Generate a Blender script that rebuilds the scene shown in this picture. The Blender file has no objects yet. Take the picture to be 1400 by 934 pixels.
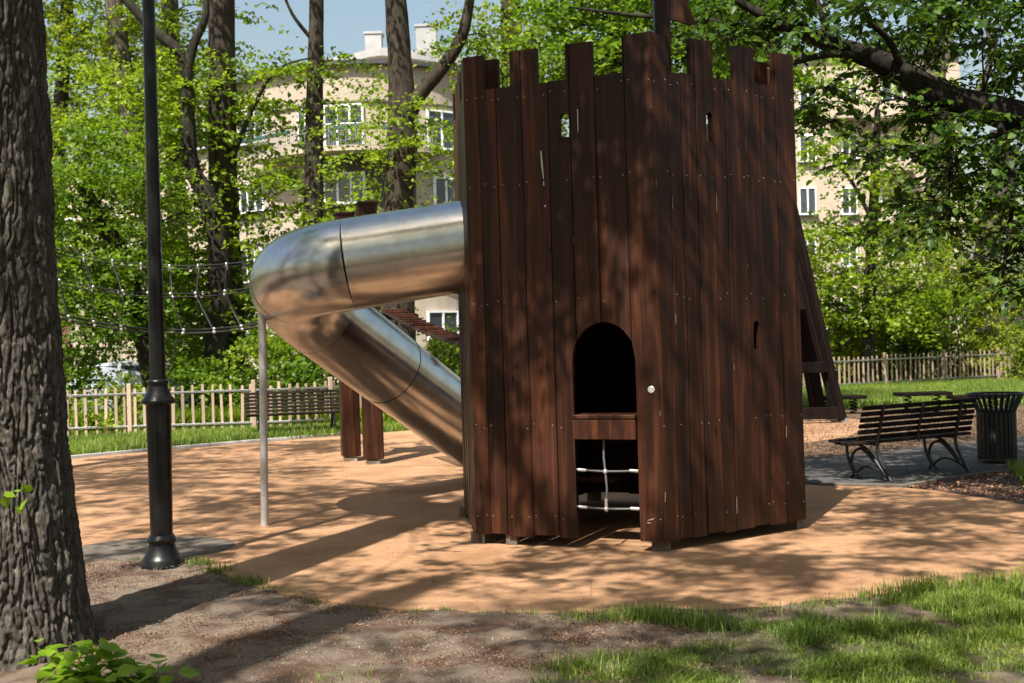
import bpy, bmesh, math, random
import numpy as np
from mathutils import Vector, Matrix

# ------------------------------------------------------------------ camera, sky, sun, exposure
SC = bpy.context.scene
COL = SC.collection
CAMH = 1.70
FPX = 1688.0                 # focal length in pixels of the 1400 px wide photograph
ROLL = 0.0289
cam_d = bpy.data.cameras.new('camera')
cam = bpy.data.objects.new('camera', cam_d)
COL.objects.link(cam)
cr, sr = math.cos(ROLL), math.sin(ROLL)
cam.matrix_world = Matrix(((cr, sr, 0, 0), (0, 0, -1, 0), (-sr, cr, 0, CAMH), (0, 0, 0, 1)))
cam_d.sensor_width = 36.0
cam_d.lens = 36.0 * FPX / 1400.0
cam_d.clip_end = 2000
cam_d.clip_start = 0.05
cam_d.dof.use_dof = True
cam_d.dof.focus_distance = 9.9
cam_d.dof.aperture_fstop = 3.8
SC.camera = cam

SUN_EL = math.radians(57)
SUN_AZ = math.radians(24)     # shadows fall this far to the right of straight away
SDIR = Vector((-math.sin(SUN_AZ) * math.cos(SUN_EL), -math.cos(SUN_AZ) * math.cos(SUN_EL), math.sin(SUN_EL)))  # towards the sun
world = bpy.data.worlds.new('World')
SC.world = world
world.use_nodes = True
wn = world.node_tree.nodes
wl = world.node_tree.links
wn.clear()
sky = wn.new('ShaderNodeTexSky')
sky.sky_type = 'NISHITA'
sky.sun_disc = False
sky.sun_elevation = SUN_EL
sky.sun_rotation = math.atan2(SDIR.x, SDIR.y)
sky.air_density = 1.6
sky.dust_density = 3.5
sky.ozone_density = 1.0
bg = wn.new('ShaderNodeBackground')
bg.inputs['Strength'].default_value = 0.075
wo = wn.new('ShaderNodeOutputWorld')
wl.new(sky.outputs[0], bg.inputs[0])
wl.new(bg.outputs[0], wo.inputs[0])
sun_d = bpy.data.lights.new('sun', 'SUN')
sun_d.energy = 5.0
sun_d.angle = math.radians(0.53)
sun_d.color = (1.0, 0.945, 0.86)
sun = bpy.data.objects.new('sun', sun_d)
COL.objects.link(sun)
sun.rotation_euler = SDIR.to_track_quat('Z', 'Y').to_euler()
sun.location = (-6, -14, 25)
SC.view_settings.view_transform = 'Standard'
SC.view_settings.look = 'None'
SC.view_settings.gamma = 1.0
SC.view_settings.use_curve_mapping = False
SC.view_settings.exposure = 1.12
SC.render.engine = 'CYCLES'
SC.cycles.max_bounces = 7
SC.cycles.diffuse_bounces = 3
SC.cycles.glossy_bounces = 3
SC.cycles.transmission_bounces = 4
SC.cycles.transparent_max_bounces = 8
SC.cycles.use_denoising = True

RNG = np.random.default_rng(11)
random.seed(5)


def at(px, py, Y):
    """A point of the place: photograph pixel and distance along the view axis, in metres."""
    u = px - 700.0
    v = 467.0 - py
    return Vector(((u * cr + v * sr) / FPX * Y, Y, CAMH + (-u * sr + v * cr) / FPX * Y))


def gnd(px, py, z=0.0):
    u = px - 700.0
    v = 467.0 - py
    vv = (-u * sr + v * cr) / FPX
    Y = (z - CAMH) / vv
    return Vector(((u * cr + v * sr) / FPX * Y, Y, z))


# ------------------------------------------------------------------ materials
def nmat(name):
    m = bpy.data.materials.new(name)
    m.use_nodes = True
    nt = m.node_tree
    b = nt.nodes['Principled BSDF']
    return m, nt, b


def ramp(nt, fac, stops):
    r = nt.nodes.new('ShaderNodeValToRGB')
    els = r.color_ramp.elements
    while len(els) > 1:
        els.remove(els[-1])
    els[0].position = stops[0][0]
    els[0].color = (*stops[0][1], 1)
    for p, c in stops[1:]:
        e = els.new(p)
        e.color = (*c, 1)
    nt.links.new(fac, r.inputs[0])
    return r.outputs[0]


def noise(nt, vec, scale, detail=4, rough=0.55, dist=0.0):
    n = nt.nodes.new('ShaderNodeTexNoise')
    n.inputs['Scale'].default_value = scale
    n.inputs['Detail'].default_value = detail
    n.inputs['Roughness'].default_value = rough
    n.inputs['Distortion'].default_value = dist
    nt.links.new(vec, n.inputs['Vector'])
    return n.outputs[0]


def mapped(nt, stretch=(1, 1, 1), rnd=True):
    tc = nt.nodes.new('ShaderNodeTexCoord')
    out = tc.outputs['Object']
    if rnd:
        oi = nt.nodes.new('ShaderNodeObjectInfo')
        mul = nt.nodes.new('ShaderNodeMath')
        mul.operation = 'MULTIPLY'
        mul.inputs[1].default_value = 43.0
        nt.links.new(oi.outputs['Random'], mul.inputs[0])
        add = nt.nodes.new('ShaderNodeVectorMath')
        add.operation = 'ADD'
        nt.links.new(out, add.inputs[0])
        nt.links.new(mul.outputs[0], add.inputs[1])
        out = add.outputs[0]
    mp = nt.nodes.new('ShaderNodeMapping')
    mp.inputs['Scale'].default_value = stretch
    nt.links.new(out, mp.inputs[0])
    return mp.outputs[0]


def mixc(nt, fac, a, b, mode='MIX'):
    m = nt.nodes.new('ShaderNodeMix')
    m.data_type = 'RGBA'
    m.blend_type = mode
    if isinstance(fac, (int, float)):
        m.inputs[0].default_value = fac
    else:
        nt.links.new(fac, m.inputs[0])
    for i, c in ((6, a), (7, b)):
        if isinstance(c, tuple):
            m.inputs[i].default_value = (*c, 1)
        else:
            nt.links.new(c, m.inputs[i])
    return m.outputs[2]


def bump(nt, b, h, strength=0.3, dist=0.01):
    n = nt.nodes.new('ShaderNodeBump')
    n.inputs['Strength'].default_value = strength
    n.inputs['Distance'].default_value = dist
    nt.links.new(h, n.inputs['Height'])
    nt.links.new(n.outputs[0], b.inputs['Normal'])


def simple(name, c1, c2, scale=8, rough=0.6, metal=0.0, stretch=(1, 1, 1), bmp=0.2, bdist=0.005, var=0.25, spec=0.5):
    m, nt, b = nmat(name)
    v = mapped(nt, stretch)
    f = noise(nt, v, scale, 6, 0.62)
    col = ramp(nt, f, [(0.3, c1), (0.7, c2)])
    oi = nt.nodes.new('ShaderNodeObjectInfo')
    mr = nt.nodes.new('ShaderNodeMapRange')
    mr.inputs[3].default_value = 1 - var
    mr.inputs[4].default_value = 1 + var * 0.6
    nt.links.new(oi.outputs['Random'], mr.inputs[0])
    col = mixc(nt, 1.0, col, mr.outputs[0], 'MULTIPLY')
    nt.links.new(col, b.inputs['Base Color'])
    b.inputs['Roughness'].default_value = rough
    b.inputs['Metallic'].default_value = metal
    b.inputs['Specular IOR Level'].default_value = spec
    if bmp:
        bump(nt, b, f, bmp, bdist)
    return m


def wood_mat(name, dark, mid, light, rough=0.42, worn=(0.30, 0.20, 0.14), spec=0.25):
    m, nt, b = nmat(name)
    v = mapped(nt, (13, 13, 0.55))
    v2 = mapped(nt, (1, 1, 0.35))
    v3 = mapped(nt, (90, 90, 2.2))
    g = noise(nt, v, 1.0, 7, 0.6, 0.9)
    big = noise(nt, v2, 2.6, 4, 0.6)
    fine = noise(nt, v3, 1.0, 3, 0.6)
    col = ramp(nt, g, [(0.26, dark), (0.50, mid), (0.76, light)])
    colb = ramp(nt, big, [(0.32, (0.55, 0.52, 0.52)), (0.5, (0.95, 0.95, 0.95)), (0.7, (1.3, 1.18, 1.1))])
    col = mixc(nt, 1.0, col, colb, 'MULTIPLY')
    oi = nt.nodes.new('ShaderNodeObjectInfo')
    mr = nt.nodes.new('ShaderNodeMapRange')
    mr.inputs[3].default_value = 0.68
    mr.inputs[4].default_value = 1.25
    nt.links.new(oi.outputs['Random'], mr.inputs[0])
    col = mixc(nt, 1.0, col, mr.outputs[0], 'MULTIPLY')
    # worn flecks
    wf = noise(nt, mapped(nt, (60, 60, 7)), 1.0, 5, 0.7)
    wm = ramp(nt, wf, [(0.69, (0, 0, 0)), (0.80, (0.5, 0.5, 0.5))])
    col = mixc(nt, wm, col, worn)
    vo = nt.nodes.new('ShaderNodeTexVoronoi')
    vo.inputs['Scale'].default_value = 1.0
    nt.links.new(mapped(nt, (5.5, 5.5, 1.9)), vo.inputs['Vector'])
    kn = ramp(nt, vo.outputs['Distance'], [(0.05, (0.8, 0.8, 0.8)), (0.10, (0, 0, 0))])
    col = mixc(nt, kn, col, tuple(c * 0.5 for c in dark))
    nt.links.new(col, b.inputs['Base Color'])
    rr = ramp(nt, big, [(0.3, (rough - 0.1,) * 3), (0.7, (rough + 0.16,) * 3)])
    nt.links.new(rr, b.inputs['Roughness'])
    b.inputs['Specular IOR Level'].default_value = spec
    bump(nt, b, fine, 0.22, 0.004)
    return m


def leaf_mat(name, c_dark, c_mid, c_light, trans=0.45, tcol=None, rough=0.45):
    m, nt, b = nmat(name)
    geo = nt.nodes.new('ShaderNodeNewGeometry')
    col = ramp(nt, geo.outputs['Random Per Island'], [(0.0, c_dark), (0.5, c_mid), (1.0, c_light)])
    tc = nt.nodes.new('ShaderNodeTexCoord')
    big = noise(nt, tc.outputs['Object'], 0.55, 3, 0.6)
    cb = ramp(nt, big, [(0.35, (0.72, 0.80, 0.75)), (0.65, (1.2, 1.15, 1.0))])
    col = mixc(nt, 1.0, col, cb, 'MULTIPLY')
    nt.links.new(col, b.inputs['Base Color'])
    b.inputs['Roughness'].default_value = rough
    b.inputs['Specular IOR Level'].default_value = 0.35
    tr = nt.nodes.new('ShaderNodeBsdfTranslucent')
    tcm = mixc(nt, 1.0, col, tcol or (1.5, 1.5, 0.7), 'MULTIPLY')
    nt.links.new(tcm, tr.inputs[0])
    mx = nt.nodes.new('ShaderNodeMixShader')
    mx.inputs[0].default_value = trans
    out = nt.nodes['Material Output']
    nt.links.new(b.outputs[0], mx.inputs[1])
    nt.links.new(tr.outputs[0], mx.inputs[2])
    nt.links.new(mx.outputs[0], out.inputs[0])
    return m


def metal_mat():
    m, nt, b = nmat('brushed_steel')
    v = mapped(nt, (1, 1, 1))
    n1 = noise(nt, v, 5, 6, 0.65)
    n2 = noise(nt, mapped(nt, (7, 3, 7)), 1.0, 3, 0.5)
    col = ramp(nt, n1, [(0.3, (0.46, 0.445, 0.43)), (0.6, (0.57, 0.56, 0.55)), (0.8, (0.64, 0.635, 0.63))])
    sp = ramp(nt, noise(nt, v, 17, 6, 0.8), [(0.62, (1, 1, 1)), (0.74, (0.5, 0.44, 0.38))])
    col = mixc(nt, 0.6, col, sp, 'MULTIPLY')
    nt.links.new(col, b.inputs['Base Color'])
    b.inputs['Metallic'].default_value = 1.0
    rr = ramp(nt, n2, [(0.3, (0.19,) * 3), (0.7, (0.27,) * 3)])
    nt.links.new(rr, b.inputs['Roughness'])
    return m


def bark_mat(name, c1, c2, c3, moss=(0.06, 0.075, 0.03), mossy=0.25, scale=1.0, bstr=0.7):
    m, nt, b = nmat(name)
    v = mapped(nt, (22 * scale, 22 * scale, 3.2 * scale))
    f = noise(nt, v, 1.0, 8, 0.68, 1.0)
    col = ramp(nt, f, [(0.32, c1), (0.52, c2), (0.70, c3)])
    mm = noise(nt, mapped(nt, (1, 1, 0.6)), 1.7, 5, 0.6)
    mk = ramp(nt, mm, [(0.5, (0, 0, 0)), (0.68, (mossy * 2,) * 3)])
    col = mixc(nt, mk, col, moss)
    nt.links.new(col, b.inputs['Base Color'])
    b.inputs['Roughness'].default_value = 0.9
    b.inputs['Specular IOR Level'].default_value = 0.2
    bump(nt, b, f, bstr, 0.03)
    return m


def ground_mat():
    m, nt, b = nmat('soil_and_litter')
    tc = nt.nodes.new('ShaderNodeTexCoord')
    o = tc.outputs['Object']
    a = noise(nt, o, 1.5, 6, 0.6)
    c = noise(nt, o, 75, 8, 0.8)
    d = noise(nt, o, 3.1, 5, 0.65, 0.5)
    sand = ramp(nt, c, [(0.3, (0.12, 0.088, 0.066)), (0.55, (0.225, 0.17, 0.128)), (0.75, (0.33, 0.262, 0.20))])
    brown = ramp(nt, c, [(0.3, (0.05, 0.032, 0.024)), (0.6, (0.14, 0.085, 0.058)), (0.8, (0.24, 0.15, 0.105))])
    mk = ramp(nt, d, [(0.46, (0, 0, 0)), (0.60, (1, 1, 1))])
    col = mixc(nt, mk, sand, brown)
    # green turf far out and at the right of the foreground: read from a vertex mask of where turf grows
    at_ = nt.nodes.new('ShaderNodeAttribute')
    at_.attribute_name = 'turf'
    gcol = ramp(nt, c, [(0.3, (0.03, 0.036, 0.012)), (0.6, (0.07, 0.085, 0.025)), (0.8, (0.12, 0.115, 0.05))])
    col = mixc(nt, at_.outputs['Fac'], col, gcol)
    nt.links.new(col, b.inputs['Base Color'])
    b.inputs['Roughness'].default_value = 0.95
    b.inputs['Specular IOR Level'].default_value = 0.15
    bump(nt, b, c, 0.9, 0.02)
    return m


def sheet_mat(name, c1, c2, c3, fine=160, big=1.2, bmp=0.5, rough=0.9, stain=(0.75, 0.72, 0.7)):
    m, nt, b = nmat(name)
    tc = nt.nodes.new('ShaderNodeTexCoord')
    o = tc.outputs['Object']
    f = noise(nt, o, fine, 3, 0.7)
    g = noise(nt, o, big, 6, 0.62)
    col = ramp(nt, f, [(0.3, c1), (0.5, c2), (0.72, c3)])
    st = ramp(nt, g, [(0.35, stain), (0.6, (1, 1, 1))])
    col = mixc(nt, 1.0, col, st, 'MULTIPLY')
    mot = ramp(nt, noise(nt, o, 14, 5, 0.7), [(0.3, (0.78, 0.77, 0.76)), (0.7, (1.12, 1.10, 1.08))])
    col = mixc(nt, 1.0, col, mot, 'MULTIPLY')
    nt.links.new(col, b.inputs['Base Color'])
    b.inputs['Roughness'].default_value = rough
    b.inputs['Specular IOR Level'].default_value = 0.2
    bump(nt, b, f, bmp, 0.006)
    return m


M = {}
M['wood'] = wood_mat('dark_stained_wood', (0.0105, 0.0045, 0.003), (0.035, 0.0122, 0.0062), (0.108, 0.035, 0.0130))
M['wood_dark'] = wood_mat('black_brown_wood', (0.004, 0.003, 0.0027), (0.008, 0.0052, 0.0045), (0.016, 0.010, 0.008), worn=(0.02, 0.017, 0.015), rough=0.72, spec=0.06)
M['wood_in'] = wood_mat('inner_wood', (0.020, 0.009, 0.006), (0.045, 0.018, 0.01), (0.08, 0.032, 0.016))
M['steel'] = metal_mat()
M['galv'] = simple('galvanised_metal', (0.33, 0.33, 0.33), (0.55, 0.55, 0.56), 20, 0.42, 0.9, bmp=0.05)
M['pole_steel'] = simple('matt_steel_pole', (0.42, 0.41, 0.40), (0.55, 0.54, 0.53), 20, 0.45, 0.35, bmp=0.05)
M['black_paint'] = simple('black_paint', (0.005, 0.005, 0.0055), (0.013, 0.0125, 0.0125), 14, 0.34, 0.0, bmp=0.12, bdist=0.003, spec=0.4)
M['foot_metal'] = simple('dull_foot_plate', (0.08, 0.06, 0.045), (0.17, 0.135, 0.105), 30, 0.7, 0.2, bmp=0.1)
M['black_metal'] = simple('bench_iron', (0.018, 0.018, 0.02), (0.05, 0.048, 0.046), 20, 0.4, 0.3, bmp=0.1)
M['bench_wood'] = wood_mat('bench_slat_wood', (0.009, 0.006, 0.005), (0.018, 0.012, 0.010), (0.035, 0.023, 0.019), 0.65, worn=(0.04, 0.034, 0.03), spec=0.1)
M['bin'] = simple('bin_paint', (0.005, 0.005, 0.0055), (0.012, 0.012, 0.012), 20, 0.5, 0.0, bmp=0.05)
M['picket'] = simple('weathered_picket', (0.29, 0.205, 0.14), (0.47, 0.35, 0.255), 9, 0.85, 0, (14, 14, 1), 0.2, var=0.35)
M['rope'] = simple('black_rope', (0.006, 0.006, 0.006), (0.018, 0.018, 0.018), 120, 0.85, 0, (1, 1, 1), 0.5, 0.004)
M['rope_grey'] = simple('grey_rope', (0.10, 0.10, 0.10), (0.30, 0.30, 0.29), 160, 0.7, 0, (1, 1, 1), 0.5, 0.004)
M['rope_mid'] = simple('dark_grey_rope', (0.04, 0.04, 0.04), (0.15, 0.15, 0.15), 160, 0.7, 0, (1, 1, 1), 0.5, 0.004)
M['sleeve'] = simple('aluminium_sleeve', (0.55, 0.55, 0.55), (0.75, 0.75, 0.74), 30, 0.35, 0.7, bmp=0.0)
M['bark'] = bark_mat('furrowed_bark', (0.022, 0.018, 0.015), (0.088, 0.075, 0.063), (0.215, 0.19, 0.162), mossy=0.15, scale=2.0)
M['bark_far'] = bark_mat('brown_bark', (0.012, 0.009, 0.007), (0.040, 0.030, 0.023), (0.09, 0.07, 0.053), mossy=0.25)
M['bark_dark'] = bark_mat('dark_bark', (0.007, 0.006, 0.005), (0.020, 0.016, 0.013), (0.045, 0.035, 0.028), mossy=0.2)
M['bark_pale'] = bark_mat('grey_bark', (0.03, 0.025, 0.02), (0.085, 0.068, 0.054), (0.16, 0.13, 0.105), mossy=0.3)
M['leaf_lime'] = leaf_mat('lime_leaf', (0.10, 0.16, 0.012), (0.17, 0.25, 0.018), (0.26, 0.33, 0.028), 0.5)
M['leaf_mid'] = leaf_mat('mid_green_leaf', (0.06, 0.115, 0.012), (0.105, 0.18, 0.016), (0.17, 0.26, 0.022), 0.48)
M['leaf_dark'] = leaf_mat('dark_green_leaf', (0.026, 0.065, 0.009), (0.05, 0.105, 0.012), (0.085, 0.155, 0.016), 0.4)
M['leaf_yellow'] = leaf_mat('yellow_green_leaf', (0.13, 0.17, 0.016), (0.20, 0.25, 0.024), (0.30, 0.33, 0.035), 0.5)
M['leaf_sap'] = leaf_mat('sapling_leaf', (0.13, 0.235, 0.015), (0.18, 0.30, 0.02), (0.26, 0.37, 0.03), 0.42)
M['grass'] = leaf_mat('grass_blade', (0.085, 0.135, 0.02), (0.145, 0.22, 0.03), (0.25, 0.30, 0.07), 0.35)
M['ground'] = ground_mat()
M['rubber'] = sheet_mat('orange_rubber_granules', (0.265, 0.142, 0.075), (0.385, 0.222, 0.124), (0.49, 0.305, 0.18), 170, 0.9, stain=(0.70, 0.66, 0.62))
M['asphalt'] = sheet_mat('grey_asphalt', (0.04, 0.038, 0.037), (0.075, 0.071, 0.069), (0.125, 0.12, 0.116), 140, 1.3)
M['concrete'] = sheet_mat('grey_concrete', (0.085, 0.072, 0.06), (0.135, 0.115, 0.095), (0.20, 0.175, 0.145), 90, 1.6)
M['mulch'] = sheet_mat('bark_mulch', (0.045, 0.028, 0.017), (0.11, 0.07, 0.042), (0.21, 0.14, 0.085), 30, 1.0, 0.9)
M['soil'] = sheet_mat('dark_soil', (0.02, 0.014, 0.011), (0.055, 0.04, 0.03), (0.14, 0.10, 0.075), 34, 1.4, 0.9)
M['kerb'] = simple('pale_kerb_concrete', (0.34, 0.31, 0.28), (0.5, 0.47, 0.43), 20, 0.9)
M['plaster'] = simple('cream_plaster', (0.345, 0.285, 0.22), (0.41, 0.345, 0.275), 0.8, 0.92, var=0.0, bmp=0.1)
M['plaster_trim_shade'] = simple('trim_and_shade_plaster', (0.055, 0.047, 0.040), (0.085, 0.072, 0.06), 1.0, 0.92, var=0.0, bmp=0.1)  # string course, and the balcony's shade put into a dark wall tone
M['plaster_pale'] = simple('pale_plaster', (0.37, 0.305, 0.23), (0.44, 0.37, 0.285), 0.8, 0.92, var=0.0, bmp=0.1)
M['white'] = simple('white_paint', (0.68, 0.68, 0.67), (0.80, 0.80, 0.79), 3, 0.6, var=0.05, bmp=0.0)
M['offwhite'] = simple('weathered_white_render', (0.27, 0.27, 0.268), (0.36, 0.355, 0.35), 1.5, 0.8, var=0.1, bmp=0.0)
M['roof_dark'] = simple('dark_roof_edge', (0.04, 0.04, 0.042), (0.08, 0.08, 0.085), 3, 0.6, bmp=0.0)
M['brick'] = simple('red_brick_wall', (0.16, 0.06, 0.04), (0.24, 0.10, 0.07), 2, 0.9)
M['litter'] = leaf_mat('red_bud_scales', (0.11, 0.045, 0.03), (0.19, 0.085, 0.055), (0.31, 0.19, 0.12), 0.1, (1, 1, 1), 0.8)
M['pebble'] = leaf_mat('grit', (0.06, 0.045, 0.035), (0.17, 0.14, 0.11), (0.42, 0.36, 0.30), 0.0, (1, 1, 1), 0.9)
M['flower_pot'] = simple('green_planter', (0.03, 0.09, 0.075), (0.05, 0.13, 0.11), 3, 0.5, bmp=0)
M['carpaint'] = simple('silver_car_paint', (0.42, 0.46, 0.50), (0.48, 0.52, 0.56), 3, 0.25, 0.4, bmp=0, var=0)
M['tyre'] = simple('tyre_rubber', (0.015, 0.015, 0.015), (0.03, 0.03, 0.03), 20, 0.8)
m, nt, b = nmat('window_glass')
b.inputs['Base Color'].default_value = (0.035, 0.045, 0.055, 1)
b.inputs['Roughness'].default_value = 0.06
b.inputs['Specular IOR Level'].default_value = 0.8
M['glass'] = m
M['mark'] = simple('white_drip', (0.6, 0.6, 0.58), (0.75, 0.74, 0.72), 30, 0.8, bmp=0)
M['chip'] = simple('bare_wood_chip', (0.16, 0.11, 0.075), (0.30, 0.22, 0.155), 40, 0.8, bmp=0)
M['pale_wood'] = simple('pale_edge', (0.09, 0.055, 0.032), (0.19, 0.12, 0.07), 30, 0.8, 0, (1, 1, 1))


# ------------------------------------------------------------------ mesh helpers
def worigin(o):
    v = Vector((0, 0, 0))
    while o is not None:
        v += o.location
        o = o.parent
    return v


class MB:
    def __init__(self):
        self.v = []
        self.f = []
        self.s = []

    def add(self, vs, fs, smooth=False):
        n = len(self.v)
        self.v += [tuple(p) for p in vs]
        self.f += [tuple(i + n for i in f) for f in fs]
        self.s += [smooth] * len(fs)
        return self

    def box(self, c, size, R=None):
        hx, hy, hz = size[0] / 2, size[1] / 2, size[2] / 2
        vs = [Vector((x, y, z)) for x in (-hx, hx) for y in (-hy, hy) for z in (-hz, hz)]
        c = Vector(c)
        vs = [(R @ p if R else p) + c for p in vs]
        return self.add(vs, [(0, 1, 3, 2), (4, 6, 7, 5), (0, 4, 5, 1), (2, 3, 7, 6), (0, 2, 6, 4), (1, 5, 7, 3)])

    def cbox(self, c, size, R=None, ch=0.006):
        """box with chamfered long edges (all eight corners cut by an inset ring)"""
        hx, hy, hz = size[0] / 2, size[1] / 2, size[2] / 2
        ch = min(ch, hx * 0.6, hy * 0.6, hz * 0.6)
        bm = bmesh.new()
        bmesh.ops.create_cube(bm, size=2)
        for v in bm.verts:
            v.co = Vector((v.co.x * hx, v.co.y * hy, v.co.z * hz))
        bmesh.ops.bevel(bm, geom=list(bm.edges), offset=ch, segments=1, affect='EDGES')
        bm.verts.index_update()
        c = Vector(c)
        vs = [(R @ v.co if R else v.co.copy()) + c for v in bm.verts]
        fs = [tuple(v.index for v in f.verts) for f in bm.faces]
        bm.free()
        return self.add(vs, fs)

    def beam(self, a, b, w, h, up=(0, 0, 1), ch=0.006):
        """rectangular bar from a to b; w across, h along up"""
        a, b = Vector(a), Vector(b)
        d = (b - a)
        L = d.length
        d = d / L
        upv = Vector(up)
        x = d.cross(upv)
        if x.length < 1e-4:
            x = d.cross(Vector((0, 1, 0)))
        x.normalize()
        z = x.cross(d)
        R = Matrix((x, d, z)).transposed()
        return self.cbox((a + b) / 2, (w, L, h), R, ch)

    def tube(self, pts, rad, n=8, caps=True, smooth=True, jitter=0.0):
        pts = [Vector(p) for p in pts]
        if isinstance(rad, (int, float)):
            rad = [rad] * len(pts)
        vs, fs = [], []
        t0 = (pts[1] - pts[0]).normalized()
        ref = Vector((0, 0, 1)) if abs(t0.z) < 0.9 else Vector((0, 1, 0))
        x = t0.cross(ref).normalized()
        for i, p in enumerate(pts):
            if i == 0:
                t = pts[1] - pts[0]
            elif i == len(pts) - 1:
                t = pts[-1] - pts[-2]
            else:
                t = (pts[i + 1] - p).normalized() + (p - pts[i - 1]).normalized()
            t = t.normalized()
            x = (x - t * x.dot(t)).normalized()
            y = t.cross(x)
            for k in range(n):
                a = 2 * math.pi * k / n
                r = rad[i] * (1 + (random.uniform(-jitter, jitter) if jitter else 0))
                vs.append(p + x * (r * math.cos(a)) + y * (r * math.sin(a)))
        for i in range(len(pts) - 1):
            for k in range(n):
                k2 = (k + 1) % n
                fs.append((i * n + k, i * n + k2, (i + 1) * n + k2, (i + 1) * n + k))
        self.add(vs, fs, smooth)
        if caps:
            self.add([vs[k] for k in range(n)], [tuple(reversed(range(n)))])
            self.add([vs[-n + k] for k in range(n)], [tuple(range(n))])
        return self

    def lathe(self, c, prof, n=24, smooth=True, R=None):
        c = Vector(c)
        vs, fs = [], []
        for r, z in prof:
            for k in range(n):
                a = 2 * math.pi * k / n
                p = Vector((r * math.cos(a), r * math.sin(a), z))
                vs.append((R @ p if R else p) + c)
        m_ = len(prof)
        for i in range(m_ - 1):
            for k in range(n):
                k2 = (k + 1) % n
                fs.append((i * n + k, i * n + k2, (i + 1) * n + k2, (i + 1) * n + k))
        self.add(vs, fs, smooth)
        self.add(vs[:n], [tuple(reversed(range(n)))])
        self.add(vs[-n:], [tuple(range(n))])
        return self

    def prism(self, poly, vec):
        """polygon (list of 3D points) extruded along vec"""
        vec = Vector(vec)
        n = len(poly)
        a = [Vector(p) for p in poly]
        b = [p + vec for p in a]
        fs = [tuple(range(n)), tuple(reversed(range(n, 2 * n)))]
        for i in range(n):
            j = (i + 1) % n
            fs.append((i, i + n, j + n, j))
        return self.add(a + b, fs)

    def build(self, name, mat, parent=None):
        off = worigin(parent) if parent is not None else Vector((0, 0, 0))
        me = bpy.data.meshes.new(name)
        me.from_pydata([(p[0] - off.x, p[1] - off.y, p[2] - off.z) for p in self.v], [], self.f)
        me.polygons.foreach_set('use_smooth', self.s)
        me.materials.append(mat if not isinstance(mat, str) else M[mat])
        me.update()
        o = bpy.data.objects.new(name, me)
        COL.objects.link(o)
        if parent is not None:
            o.parent = parent
        return o


def tag(o, label=None, cat=None, group=None, kind=None):
    if label:
        o['label'] = label
    if cat:
        o['category'] = cat
    if group:
        o['group'] = group
    if kind:
        o['kind'] = kind
    return o


def thing(name, label, cat, loc=(0, 0, 0), group=None):
    o = bpy.data.objects.new(name, None)
    COL.objects.link(o)
    o.location = loc
    o.empty_display_size = 0.1
    return tag(o, label, cat, group)


def np_mesh(name, verts, faces, mat, parent=None, smooth=False):
    """verts (N,3) array, faces (F,k) int array"""
    off = worigin(parent) if parent is not None else Vector((0, 0, 0))
    v = np.asarray(verts, dtype=np.float32) - np.array(off, dtype=np.float32)
    f = np.asarray(faces, dtype=np.int32)
    me = bpy.data.meshes.new(name)
    me.vertices.add(len(v))
    me.vertices.foreach_set('co', v.ravel())
    me.loops.add(f.size)
    me.loops.foreach_set('vertex_index', f.ravel())
    me.polygons.add(len(f))
    me.polygons.foreach_set('loop_start', np.arange(0, f.size, f.shape[1], dtype=np.int32))
    me.polygons.foreach_set('loop_total', np.full(len(f), f.shape[1], dtype=np.int32))
    if smooth:
        me.polygons.foreach_set('use_smooth', np.ones(len(f), dtype=bool))
    me.materials.append(M[mat] if isinstance(mat, str) else mat)
    me.update(calc_edges=True)
    o = bpy.data.objects.new(name, me)
    COL.objects.link(o)
    if parent is not None:
        o.parent = parent
    return o


def norm(a):
    return a / np.maximum(np.linalg.norm(a, axis=1, keepdims=True), 1e-9)


def leaf_arrays(c, size, rng, up=1.0, spread=0.75, hang=0.0, rich=False):
    """folded leaves centred at c (N,3): verts and triangle faces"""
    N = len(c)
    n = norm(rng.normal(0, spread, (N, 3)) + np.array([0, 0, up]))
    a = rng.normal(0, 1, (N, 3))
    a[:, 2] -= hang
    a = norm(a - n * (a * n).sum(1, keepdims=True))
    s = np.cross(n, a)
    L = (size * rng.uniform(0.65, 1.3, N))[:, None]
    W = L * rng.uniform(0.33, 0.45, N)[:, None]
    up_ = n * L * 0.13
    if not rich:
        V = np.stack([c - a * L * 0.5, c + s * W - a * L * 0.08 + up_, c + a * L * 0.55, c - s * W - a * L * 0.08 + up_], 1)
        base = (np.arange(N) * 4)[:, None]
        F = np.concatenate([base + np.array([[0, 1, 2]]), base + np.array([[0, 2, 3]])], 0)
    else:
        V = np.stack([c - a * L * 0.46, c + s * W * 0.95 - a * L * 0.30 + up_ * 0.8, c + s * W * 0.85 + a * L * 0.14 + up_,
                      c + a * L * 0.56 - up_ * 0.6, c - s * W * 0.85 + a * L * 0.14 + up_, c - s * W * 0.95 - a * L * 0.30 + up_ * 0.8], 1)
        base = (np.arange(N) * 6)[:, None]
        F = np.concatenate([base + np.array([t]) for t in ([0, 1, 2], [0, 2, 3], [0, 3, 4], [0, 4, 5])], 0)
    return V.reshape(-1, 3), F


def vnoise(x, y, seed, perx=None):
    """smooth value noise, optionally periodic in x"""
    r = np.random.default_rng(seed)
    G = r.random((256, 256))
    xi, yi = np.floor(x).astype(int), np.floor(y).astype(int)
    fx, fy = x - xi, y - yi
    fx = fx * fx * (3 - 2 * fx)
    fy = fy * fy * (3 - 2 * fy)
    p = perx or 256
    x0, x1 = xi % p, (xi + 1) % p
    y0, y1 = yi % 256, (yi + 1) % 256
    return (G[x0, y0] * (1 - fx) + G[x1, y0] * fx) * (1 - fy) + (G[x0, y1] * (1 - fx) + G[x1, y1] * fx) * fy


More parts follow.
